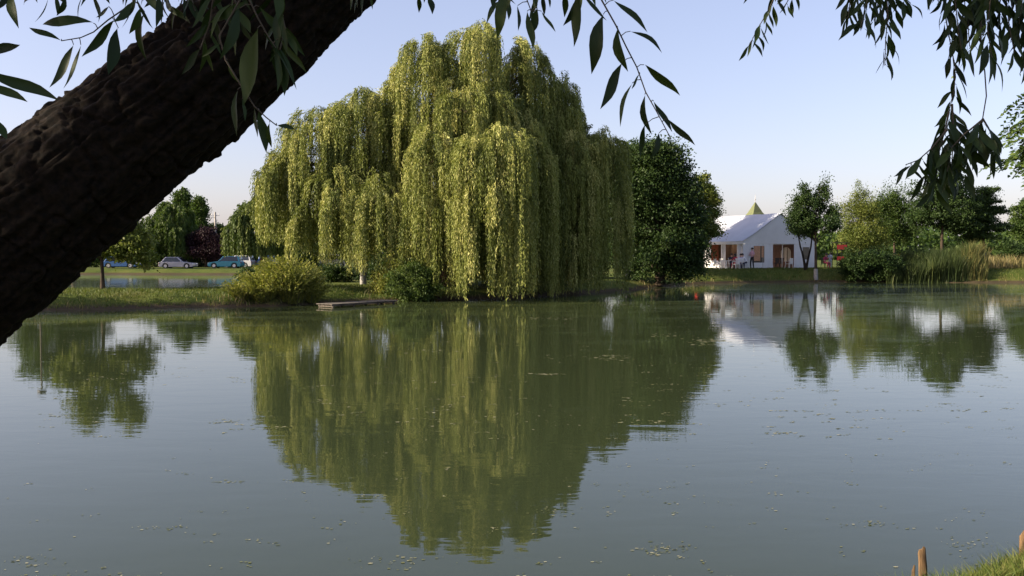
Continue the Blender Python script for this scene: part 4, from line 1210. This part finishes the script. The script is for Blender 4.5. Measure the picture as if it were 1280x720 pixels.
car('parked_van', 'white van glimpsed under the left curtains of the great willow', 416, 122, 3.9, 1.75, M['cwhite'], R(8), 'van')

# ------------------------------------------------------------------ poles, lamp, houses
def pole():
    p = at(269, 265, 128)
    root = empty('utility_pole', (p.x, 128, .6), 0, 'tall pale concrete utility pole rising beside the purple tree', 'pole')
    h = p.z - .6
    mb = MB(); mb.tube([(0, 0, -.3), (0, 0, h)], [.2, .12], 8); mb.build('post', M['concrete'], root)
    c = MB(); c.box((0, 0, h - .5), (1.2, .1, .1)); c.build('crossarm', M['metal'], root)
    for x in (-.5, 0, .5):
        i = MB(); i.tube([(x, 0, h - .45), (x, 0, h - .25)], .05, 6); i.build('insulator', M['wplastic'], root)
pole()
def lamp():
    p = gp(50, 366, .55)
    p = at(50, 366, 38.6)
    root = empty('street_lamp', (p.x, 38.6, tz(p.x, 38.6)), 0, 'slim lamp post on the grass strip behind the leaning trunk', 'lamp')
    mb = MB(); mb.tube([(0, 0, -.2), (0, 0, 3.2)], [.04, .028], 8); mb.build('post', M['darkwood'], root)
    s = MB(); s.tube([(0, 0, 3.18), (0, 0, 3.3), (0, 0, 3.34)], [.16, .2, .05], 12); s.build('lamp_shade', M['darkwood'], root)
    b = MB(); b.ball((0, 0, 3.14), .06); b.build('bulb', M['concrete'], root)
lamp()

def house():
    p = at(282, 300, 150)
    root = empty('house', (p.x, 150, .6), R(8), 'low house with a reddish roof far behind the utility pole', 'house')
    w = MB(); w.box((0, 0, 1.3), (7, 6, 2.6)); w.build('wall', M['plaster'], root)
    r = MB(); r.prism([(-3.9, 2.6), (3.9, 2.6), (0, 4.9)], -3.4, 3.4); r.v = [(y, x, z) for x, y, z in r.v]; r.build('roof', M['tile_red'], root)
    for x in (-2, 2):
        g_ = MB(); g_.box((x, -3.02, 1.5), (1, .08, 1.1)); g_.build('window', M['glass'], root)
house()
def shed():
    p = at(868, 335, 86)
    root = empty('brick_outbuilding', (p.x, 86, tz(p.x, 86)), R(-10), 'low red brick outbuilding mostly hidden between the dark tree and the tent', 'building')
    w = MB(); w.box((0, 0, 1.1), (4.4, 3, 2.2)); w.build('wall', M['brick'], root)
    r = MB(); r.box((0, 0, 2.28), (4.8, 3.4, .14)); r.build('roof', M['tile_red'], root)
    d = MB(); d.box((.4, -1.52, .95), (.9, .06, 1.9)); d.build('door', M['darkwood'], root)
    g_ = MB(); g_.box((-1.2, -1.52, 1.3), (.8, .06, .8)); g_.build('window', M['glass'], root)
shed()

def tower():
    D = 112; p = at(944, 262, D)
    root = empty('tower', (p.x, D, .8), R(18), 'small tower with a pointed olive green roof and spire rising behind the tent', 'tower')
    zt = at(944, 270, D).z - .8; za = at(944, 252, D).z - .8; zs = at(944, 243, D).z - .8
    w = .82
    mb = MB(); mb.box((0, 0, zt / 2), (w * 1.7, w * 1.7, zt)); mb.build('wall', M['plaster'], root)
    r = MB()
    r.add([(-w*1.15, -w*1.15, zt), (w*1.15, -w*1.15, zt), (w*1.15, w*1.15, zt), (-w*1.15, w*1.15, zt), (-w*.8, -w*.8, zt + .45), (w*.8, -w*.8, zt + .45), (w*.8, w*.8, zt + .45), (-w*.8, w*.8, zt + .45), (0, 0, za)],
          [(0,1,5,4),(1,2,6,5),(2,3,7,6),(3,0,4,7),(4,5,8),(5,6,8),(6,7,8),(7,4,8),(3,2,1,0)])
    r.build('roof', M['tile_green'], root)
    s = MB(); s.tube([(0, 0, za - .2), (0, 0, zs)], [.05, .02], 6); s.ball((0, 0, za + .25), .09, 8, 6); s.build('spire', M['metal'], root)
    for y in (-1, 1):
        g_ = MB(); g_.box((0, y * w * .86, zt - 1.2), (.5, .06, 1.0)); g_.build('window', M['glass'], root)
tower()

# ------------------------------------------------------------------ tent
def tent():
    al = R(27)
    c = at(974.5, 335, 76); z0 = 1.0
    root = empty('party_tent', (c.x, 76, z0 - .02), al, 'big white party tent with open sides and plastic windows across the pond', 'tent')
    hw = 4.15; eh = 2.32; rh = 2.45; L = 10.0
    # local: gable in plane y=0, x right, y back
    f = MB()
    for x in (-hw, hw):
        for y in np.linspace(0, L, 5): f.tube([(x, y, 0), (x, y, eh)], .05, 6)
    for x in (-1.9, .3, 1.9): f.tube([(x, 0.02, 0), (x, 0.02, eh)], .04, 6)
    for y in (0.03, L): f.tube([(-hw, y, eh - .03), (hw, y, eh - .03)], .04, 6)
    for y in np.linspace(.2, L - .2, 4): f.tube([(-hw, y, eh), (0, y, eh + rh - .08), (hw, y, eh)], .04, 6)
    f.build('frame', M['metal'], root)
    # roof sheet, slightly sagging between ribs, with thickness
    nx_, ny_ = 16, 24
    vs = []; fs = []
    for side in (-1, 1):
        b = len(vs)
        for lay in (0, -.03):
            for j in range(ny_ + 1):
                for i in range(nx_ + 1):
                    t = i / nx_; y = -.12 + (L + .24) * j / ny_
                    sag = -.10 * math.sin(math.pi * t) * (1 - .5 * abs(math.cos(math.pi * 3 * j / ny_))) + .02 * math.sin(7 * t + j)
                    vs.append((side * (hw + .12) * t, y, eh + rh * (1 - t) + sag * (1 - t * .3) + .04 + lay))
        m_ = (nx_ + 1) * (ny_ + 1)
        for j in range(ny_):
            for i in range(nx_):
                a = b + j * (nx_ + 1) + i
                fs.append((a, a+1, a+nx_+2, a+nx_+1)); fs.append((a+m_, a+nx_+1+m_, a+nx_+2+m_, a+1+m_))
    mb = MB(); mb.add(vs, fs, 0, True); mb.build('roof', M['canvas_shaded'], root)
    # valance along the eaves
    v = MB()
    for sx in (-1, 1): v.box((sx * (hw + .10), L/2, eh - .08), (.02, L + .2, .26))
    v.build('valance', M['canvas'], root)
    g = MB(); g.prism([(-hw, eh - .16), (hw, eh - .16), (hw, eh), (0, eh + rh), (-hw, eh)], -.03, -.01); g.build('gable', M['canvas'], root)
    def wavy(x0, x1, z1, z2, y, side=False, amp=.035, name='side_panel', mat=None, k=9.0):
        n = max(4, int(abs(x1 - x0) / .08)); q = MB(); a = []; 
        for i in range(n + 1):
            t = x0 + (x1 - x0) * i / n; w = y + amp * math.sin(t * k)
            p = (w, t) if side else (t, w)
            a += [(p[0], p[1], z1), (p[0], p[1], z2)]
        m_ = len(a); th = .012
        b = [((p[0] + th, p[1], p[2]) if side else (p[0], p[1] + th, p[2])) for p in a]
        F_ = []
        for i in range(n):
            F_.append((2*i, 2*i+2, 2*i+3, 2*i+1)); F_.append((m_+2*i, m_+2*i+1, m_+2*i+3, m_+2*i+2))
        q.add(a + b, F_, 0, True)
        return q.build(name, mat or M['canvas'], root)
    # front
    top = eh - .17
    wavy(-hw + .05, -3.0, 0.02, top, -.03); wavy(-3.0, -1.75, 0.02, .55, -.03); wavy(-3.0, -1.75, 1.98, top, -.03, name='side_panel')
    wavy(-1.75, -.85, 0.02, top, -.03); 
    w = MB(); w.box((-2.37, .0, 1.27), (1.22, .015, 1.42)); w.build('window', M['clear'], root)
    cu = wavy(-2.95, -2.25, .7, 1.97, -.045, name='curtain', mat=M['orange'], amp=.01); wavy(-2.1, -1.85, 1.0, 1.97, -.045, name='curtain', mat=M['orange'], amp=.01)
    wavy(1.65, 2.6, .02, top, -.03); wavy(2.6, 3.4, .02, .8, -.03); wavy(2.6, 3.4, 1.9, top, -.03); wavy(3.4, hw - .02, .02, top, -.03)
    w = MB(); w.box((3.0, .0, 1.35), (.78, .015, 1.08)); w.build('window', M['clear'], root)
    # left side: tied curtains and open bays
    for y0, y1 in ((.05, .75), (2.2, 2.65), (4.0, 4.9), (7.2, 7.8)):
        wavy(y0, y1, .02, eh - .2, -hw, True, amp=.06)
    wavy(2.7, 4.0, .02, .72, -hw, True, amp=.04)
    # right side and back
    wavy(0, L, .02, eh - .2, hw, True)
    wavy(-hw, -.4, .02, eh - .1, L, name='back_panel', mat=M['brown']); wavy(1.6, hw, .02, eh - .1, L, name='back_panel', mat=M['brown'])
    # arched window in a partition behind the doorway
    b = MB(); b.box((hw - .12, 3.6, 1.1), (.04, 4.2, 2.1)); b.build('lining', M['lining'], root)
    arch = [(-.62, 0), (.62, 0), (.62, .8)] + [(.62 * math.cos(t), .8 + .5 * math.sin(t)) for t in np.linspace(.3, math.pi - .3, 8)] + [(-.62, .8)]
    a = MB(); a.prism([(x + 3.35, z + .62) for x, z in arch], 0, .04)
    a.v = [(hw - .20 + y, x, z) for x, y, z in a.v]; a.build('arched_window', M['pane'], root)
    for x in (3.13, 3.57):
        m_ = MB(); m_.box((hw - .22, x, 1.25), (.03, .05, 1.25)); m_.build('mullion', M['brown'], root)
    fl = MB(); fl.box((0, L/2, -.02), (hw * 2, L, .06)); fl.build('floor', M['concrete'], root)
    return root, al, Vector((c.x, 76, z0))
TENT, TAL, TC = tent()
def in_tent(x, y):
    return TC.x + x * math.cos(TAL) - y * math.sin(TAL), TC.y + x * math.sin(TAL) + y * math.cos(TAL)

# ------------------------------------------------------------------ chairs and tables
def chair(x, y, z, rz, mat, label, group, armless=False):
    root = empty('chair', (x, y, z), rz, label, 'chair', group)
    s = MB(); s.box((0, 0, .44), (.46, .46, .04)); s.build('seat', mat, root, bevel=.01)
    b = MB(); 
    for k in range(5): b.box((-.18 + k * .09, .235, .68), (.05, .025, .42))
    b.box((0, .235, .88), (.46, .035, .07)); b.build('backrest', mat, root)
    for sx in (-1, 1):
        for sy in (-1, 1):
            l = MB(); l.tube([(sx * .20, sy * .20, .43), (sx * .25, sy * .25, 0)], [.025, .02], 6); l.build('leg', mat, root)
        if not armless:
            a = MB(); a.box((sx * .24, .02, .66), (.05, .44, .03)); a.box((sx * .24, -.18, .55), (.04, .04, .2)); a.build('armrest', mat, root)
    return root
def table(x, y, z, rz, mat, label, group=None, w=1.3, d=.8):
    root = empty('table', (x, y, z), rz, label, 'table', group)
    s = MB(); s.box((0, 0, .73), (w, d, .04)); s.build('tabletop', mat, root, bevel=.008)
    for sx in (-1, 1):
        for sy in (-1, 1):
            l = MB(); l.tube([(sx * (w/2 - .1), sy * (d/2 - .1), .71), (sx * (w/2 - .06), sy * (d/2 - .06), 0)], [.03, .025], 6); l.build('leg', mat, root)
    return root
def gz(px, D):
    x = (px - 640) / F * D
    return x, D, tz(x, D)
x, y, z = gz(913, 73.6); table(x, y, z, R(15), M['wplastic'], 'white plastic garden table in front of the tent beside the seated people')
for px, D, rz, lab in [(897, 73.4, 100, 'white plastic chair nearest the left end of the tent, outside it'),
                       (904, 72.6, 150, 'white plastic chair turned away, left of the white garden table'),
                       (925, 73.3, 200, 'white plastic chair with the white shirted person on it'),
                       (933, 73.6, 250, 'white plastic chair beside the standing person in pink'),
                       (918, 74.6, 10, 'white plastic chair behind the white garden table'),
                       ]:
    x, y, z = gz(px, D); chair(x, y, z, R(rz), M['wplastic'], lab, 'white plastic chairs in front of the tent')
for px, D, rz, lab in [(873, 79, 30, 'red chair left of the tent, nearer the dark tree'), (881, 80, -20, 'red chair left of the tent, nearer the tent')]:
    x, y, z = gz(px, D); chair(x, y, z, R(rz), M['rplastic'], lab, 'red chairs beside the tent')
k = 0
for lx, ly, lab in [(.65, 1.2, 'black chair just inside the tent doorway, left one'), (1.25, 1.3, 'black chair just inside the tent doorway, right one')]:
    x, y = in_tent(lx, ly); chair(x, y, 1.02, TAL + R(180), M['bplastic'], lab, 'black chairs inside the tent doorway', True)
x, y = in_tent(1.0, 2.4); table(x, y, 1.02, TAL, M['bplastic'], 'dark table inside the tent doorway behind the black chairs', w=1.5)
x, y = in_tent(-.3, .9); chair(x, y, 1.02, TAL + R(150), M['wplastic'], 'white chair inside the tent, left side of the doorway', 'white chairs inside the tent')
x, y = in_tent(.2, -.9); chair(x, y, tz(x, y), TAL + R(190), M['wplastic'], 'white plastic chair standing alone before the tent doorway', 'white plastic chairs in front of the tent')

# red play frame right of the tent
def play_frame():
    D = 78; p = at(1049, 336, D); z = tz(p.x, D)
    root = empty('play_frame', (p.x, D, z), R(10), 'metal frame with two bright red panels beside the pale feathery tree', 'play frame')
    m_ = MB()
    for x in (-.45, .45):
        for y in (-.4, .4): m_.tube([(x, y, 0), (x, y, 2.25)], .035, 6)
    m_.build('post', M['darkwood'], root)
    for zc, h in ((at(1049, 309, D).z - z, .42), (at(1049, 323, D).z - z, .36)):
        b = MB(); b.box((0, -.42, zc), (.95, .06, h)); b.build('panel', M['rplastic'], root, bevel=.04)
    b = MB(); b.box((0, 0, 2.28), (1.1, 1.0, .06)); b.build('roof', M['darkwood'], root)
play_frame()

# ------------------------------------------------------------------ people
def person(label, x, y, z, rz, joints, top, bottom, group=None, scale=1.0, hair_long=False):
    """joints: dict name->(x,y,z); figure faces -y. One skinned body; hair is a child."""
    J = joints
    root = empty('person', (x, y, z), rz, label, 'person', group)
    root.scale = (scale,) * 3
    names = list(J.keys())
    E = [('pelvis', 'waist'), ('waist', 'chest'), ('chest', 'neck'), ('neck', 'head'), ('head', 'crown')]
    for s in 'LR':
        E += [('chest', 'sh' + s), ('sh' + s, 'el' + s), ('el' + s, 'wr' + s), ('wr' + s, 'hd' + s), ('pelvis', 'hip' + s), ('hip' + s, 'kn' + s), ('kn' + s, 'an' + s), ('an' + s, 'to' + s)]
    rad = dict(pelvis=(.15, .12), waist=(.13, .10), chest=(.15, .11), neck=(.055, .06), head=(.085, .10), crown=(.07, .085))
    for s in 'LR':
        rad.update({'sh'+s: (.065, .065), 'el'+s: (.045, .045), 'wr'+s: (.03, .03), 'hd'+s: (.034, .02), 'hip'+s: (.095, .095), 'kn'+s: (.062, .062), 'an'+s: (.042, .045), 'to'+s: (.04, .03)})
    me = bpy.data.meshes.new('tmp_body')
    me.from_pydata([J[n] for n in names], [(names.index(a), names.index(b)) for a, b in E], [])
    o = bpy.data.objects.new('tmp_body', me); COL.objects.link(o)
    md = o.modifiers.new('skin', 'SKIN'); sv = me.skin_vertices[0].data
    for i, n_ in enumerate(names):
        sv[i].radius = rad[n_]; sv[i].use_root = (n_ == 'pelvis')
    md.branch_smoothing = .6
    sb = o.modifiers.new('sub', 'SUBSURF'); sb.levels = 1; sb.render_levels = 1
    dg = bpy.context.evaluated_depsgraph_get(); dg.update()
    bm_ = bpy.data.meshes.new_from_object(o.evaluated_get(dg))
    bpy.data.objects.remove(o); bpy.data.meshes.remove(me)
    for m_ in (M['skin'], top, bottom, M['cloth_black']): bm_.materials.append(m_)
    while len(bm_.materials) > 4: bm_.materials.pop(index=0)
    segm = []
    for a, b in E:
        if a in ('neck', 'head') : mi = 0
        elif a.startswith('el') or a.startswith('wr'): mi = 0
        elif a in ('waist', 'chest') or a.startswith('sh') or b.startswith('waist'): mi = 1
        elif a.startswith('an'): mi = 3
        else: mi = 2
        segm.append((Vector(J[a]), Vector(J[b]), mi))
    for f in bm_.polygons:
        c = f.center; best = 9; mi = 0
        for a, b, m_ in segm:
            e = b - a; t = max(0, min(1, (c - a).dot(e) / e.length_squared)); d = (a + e * t - c).length
            if d < best: best = d; mi = m_
        f.material_index = mi; f.use_smooth = True
    # join fingers and face to the same mesh
    ex = MB()
    for s in 'LR':
        h = Vector(J['hd'+s]); w = Vector(J['wr'+s]); d = (h - w).normalized(); sd = d.cross(Vector((1, 0, 0)) if abs(d.x) < .8 else Vector((0, 0, 1))).normalized()
        for k, (off, L) in enumerate([(-.026, .062), (-.009, .07), (.009, .066), (.026, .052)]):
            b0 = h + sd * off; ex.tube([b0 - d * .02, b0 + d * L * .6, b0 + d * L + Vector((0, -.012, -.008))], [.009, .008, .006], 5)
        b0 = w.lerp(h, .5) - sd * .02; ex.tube([b0, b0 - sd * .025 + d * .025, b0 - sd * .03 + d * .055], [.01, .009, .007], 5)
    hd = Vector(J['head'])
    fd = Vector((0, -1, 0))
    ex.ball(hd + fd * .105 + Vector((0, 0, .0)), (.013, .018, .022), 6, 5)
    for sx in (-1, 1): ex.ball(hd + Vector((sx * .088, .0, .01)), (.012, .02, .03), 6, 5)
    em = bpy.data.meshes.new('x'); em.from_pydata(ex.v, [], ex.f)
    B = bmesh.new(); B.from_mesh(bm_); B.from_mesh(em); B.to_mesh(bm_); B.free(); bpy.data.meshes.remove(em)
    bm_.name = 'body'
    body = bpy.data.objects.new('body', bm_); COL.objects.link(body); body.parent = root
    hb = MB(); c = Vector(J['crown']).lerp(hd, .42) + Vector((0, .018, .03)); hb.ball(c, (.102, .112, .098), 14, 10)
    if hair_long: hb.ball(hd + Vector((0, .07, -.07)), (.095, .06, .14), 12, 8)
    hb.build('hair', M['hair'], root)
    ey = MB()
    for sx in (-1, 1): ey.ball(hd + Vector((sx * .032, -.093, .03)), (.011, .008, .008), 6, 5)
    ey.build('eyes', M['cloth_black'], root)
    return root

def standing(arms='down', step=.0):
    J = dict(pelvis=(0, 0, .94), waist=(0, 0, 1.1), chest=(0, -.01, 1.33), neck=(0, 0, 1.5), head=(0, -.02, 1.6), crown=(0, -.01, 1.67))
    for s, k in (('L', 1), ('R', -1)):
        J.update({'sh'+s: (k*.17, 0, 1.41), 'hip'+s: (k*.09, 0, .9), 'kn'+s: (k*.10, -.03 + k*step, .5), 'an'+s: (k*.11, .02 + k*step, .08), 'to'+s: (k*.12, -.13 + k*step, .035)})
        if arms == 'down': J.update({'el'+s: (k*.23, .03, 1.13), 'wr'+s: (k*.24, -.05, .9), 'hd'+s: (k*.235, -.08, .82)})
        else: J.update({'el'+s: (k*.24, -.02, 1.14), 'wr'+s: (k*.12, -.24, 1.12), 'hd'+s: (k*.07, -.30, 1.13)})
    return J
def sitting(leanf=.1, arms='lap'):
    J = dict(pelvis=(0, .05, .52), waist=(0, .05 - leanf*.3, .68), chest=(0, .05 - leanf, .90), neck=(0, .04 - leanf*1.35, 1.06), head=(0, 0 - leanf*1.6, 1.16), crown=(0, .01 - leanf*1.65, 1.23))
    for s, k in (('L', 1), ('R', -1)):
        J.update({'sh'+s: (k*.17, .05 - leanf, .98), 'hip'+s: (k*.10, .0, .52), 'kn'+s: (k*.14, -.42, .50), 'an'+s: (k*.14, -.38, .08), 'to'+s: (k*.15, -.53, .035)})
        if arms == 'lap': J.update({'el'+s: (k*.24, .02 - leanf, .72), 'wr'+s: (k*.15, -.24, .60), 'hd'+s: (k*.11, -.32, .585)})
        else: J.update({'el'+s: (k*.25, -.16 - leanf, .74), 'wr'+s: (k*.15, -.38 - leanf*.3, .80), 'hd'+s: (k*.10, -.46 - leanf*.3, .80)})
    return J
grp = 'people outside the tent'
def pp(label, px, D, rz, J, top, bot, **kw):
    x, y, z = gz(px, D); person(label, x, y, z, R(rz), J, top, bot, grp, **kw)
pp('person standing in a pink shirt and dark trousers in front of the tent', 940, 74.2, -60, standing('front', .05), M['cloth_pink'], M['cloth_black'], scale=1.02)
pp('person in white shirt and dark trousers sitting and leaning forward beside the standing person', 933, 73.6, 250 - 360, sitting(.22, 'fwd'), M['cloth_white'], M['cloth_navy'])
pp('person in a pale shirt sitting between the red dressed person and the one leaning forward', 925.5, 73.35, 10, sitting(.05, 'lap'), M['cloth_lilac'], M['cloth_navy'])
pp('person in dark red with long dark hair sitting at the white garden table', 920, 72.9, -160, sitting(.12, 'fwd'), M['cloth_red'], M['cloth_red'], hair_long=True)
pp('person in a navy top sitting behind the white garden table', 914, 74.6, 0, sitting(.08, 'fwd'), M['cloth_navy'], M['cloth_navy'])
pp('person in dark red sitting right of the tent near the red panels', 1031, 75.0, 30, sitting(.1, 'lap'), M['cloth_magenta'], M['cloth_magenta'])
pp('person in grey blue standing near the red panels right of the tent', 1037.5, 75.4, -40, standing('front'), M['cloth_greyblue'], M['cloth_greyblue'], scale=.8)
x, y, z = gz(1031, 75.0); chair(x, y, z, R(30), M['bplastic'], 'dark chair under the red dressed person right of the tent', 'dark chairs outside', True)
x, y, z = gz(920, 72.9); chair(x, y, z, R(-160), M['wplastic'], 'white plastic chair under the person with long dark hair', 'white plastic chairs in front of the tent')
x, y, z = gz(914, 74.6); chair(x, y, z, R(0), M['wplastic'], 'white plastic chair under the person in the navy top', 'white plastic chairs in front of the tent')

# ------------------------------------------------------------------ camera, light, world
cd = bpy.data.cameras.new('camera'); cam = bpy.data.objects.new('camera', cd); COL.objects.link(cam)
cd.sensor_width = 36; cd.lens = F / 1280 * 36; cd.clip_start = .05; cd.clip_end = 3000
cam.location = (0, 0, CAMZ); cam.rotation_euler = (math.pi / 2 - PITCH, 0, 0)
scene.camera = cam

sd = bpy.data.lights.new('sun', 'SUN'); so = bpy.data.objects.new('sun', sd); COL.objects.link(so)
sd.energy = 5.0; sd.angle = R(.55); sd.color = (1.0, .86, .64)
so.rotation_euler = SUN.to_track_quat('Z', 'Y').to_euler()

w = bpy.data.worlds.new('World'); scene.world = w; w.use_nodes = True
nt = w.node_tree; nt.nodes.clear()
sky = nt.nodes.new('ShaderNodeTexSky'); sky.sky_type = 'NISHITA'; sky.sun_disc = False
sky.sun_elevation = SUN_EL
sky.sun_rotation = math.atan2(SUN.x, SUN.y)
sky.air_density = 1.0; sky.dust_density = 2.0; sky.ozone_density = 1.6; sky.altitude = 100
bg = nt.nodes.new('ShaderNodeBackground'); bg.inputs[1].default_value = .095
wo = nt.nodes.new('ShaderNodeOutputWorld')
tint = nt.nodes.new('ShaderNodeMixRGB'); tint.blend_type = 'MULTIPLY'; tint.inputs[0].default_value = 1.0
tint.inputs[2].default_value = (1.17, .975, 1.01, 1)
veil = nt.nodes.new('ShaderNodeMixRGB'); veil.blend_type = 'MIX'; veil.inputs[0].default_value = .25
veil.inputs[2].default_value = (3.4, 3.65, 4.8, 1)
nt.links.new(sky.outputs[0], tint.inputs[1]); nt.links.new(tint.outputs[0], veil.inputs[1]); nt.links.new(veil.outputs[0], bg.inputs[0]); nt.links.new(bg.outputs[0], wo.inputs[0])

scene.view_settings.view_transform = 'Standard'; scene.view_settings.look = 'None'
scene.view_settings.gamma = 1.0; scene.view_settings.exposure = 1.25
scene.view_settings.use_curve_mapping = False
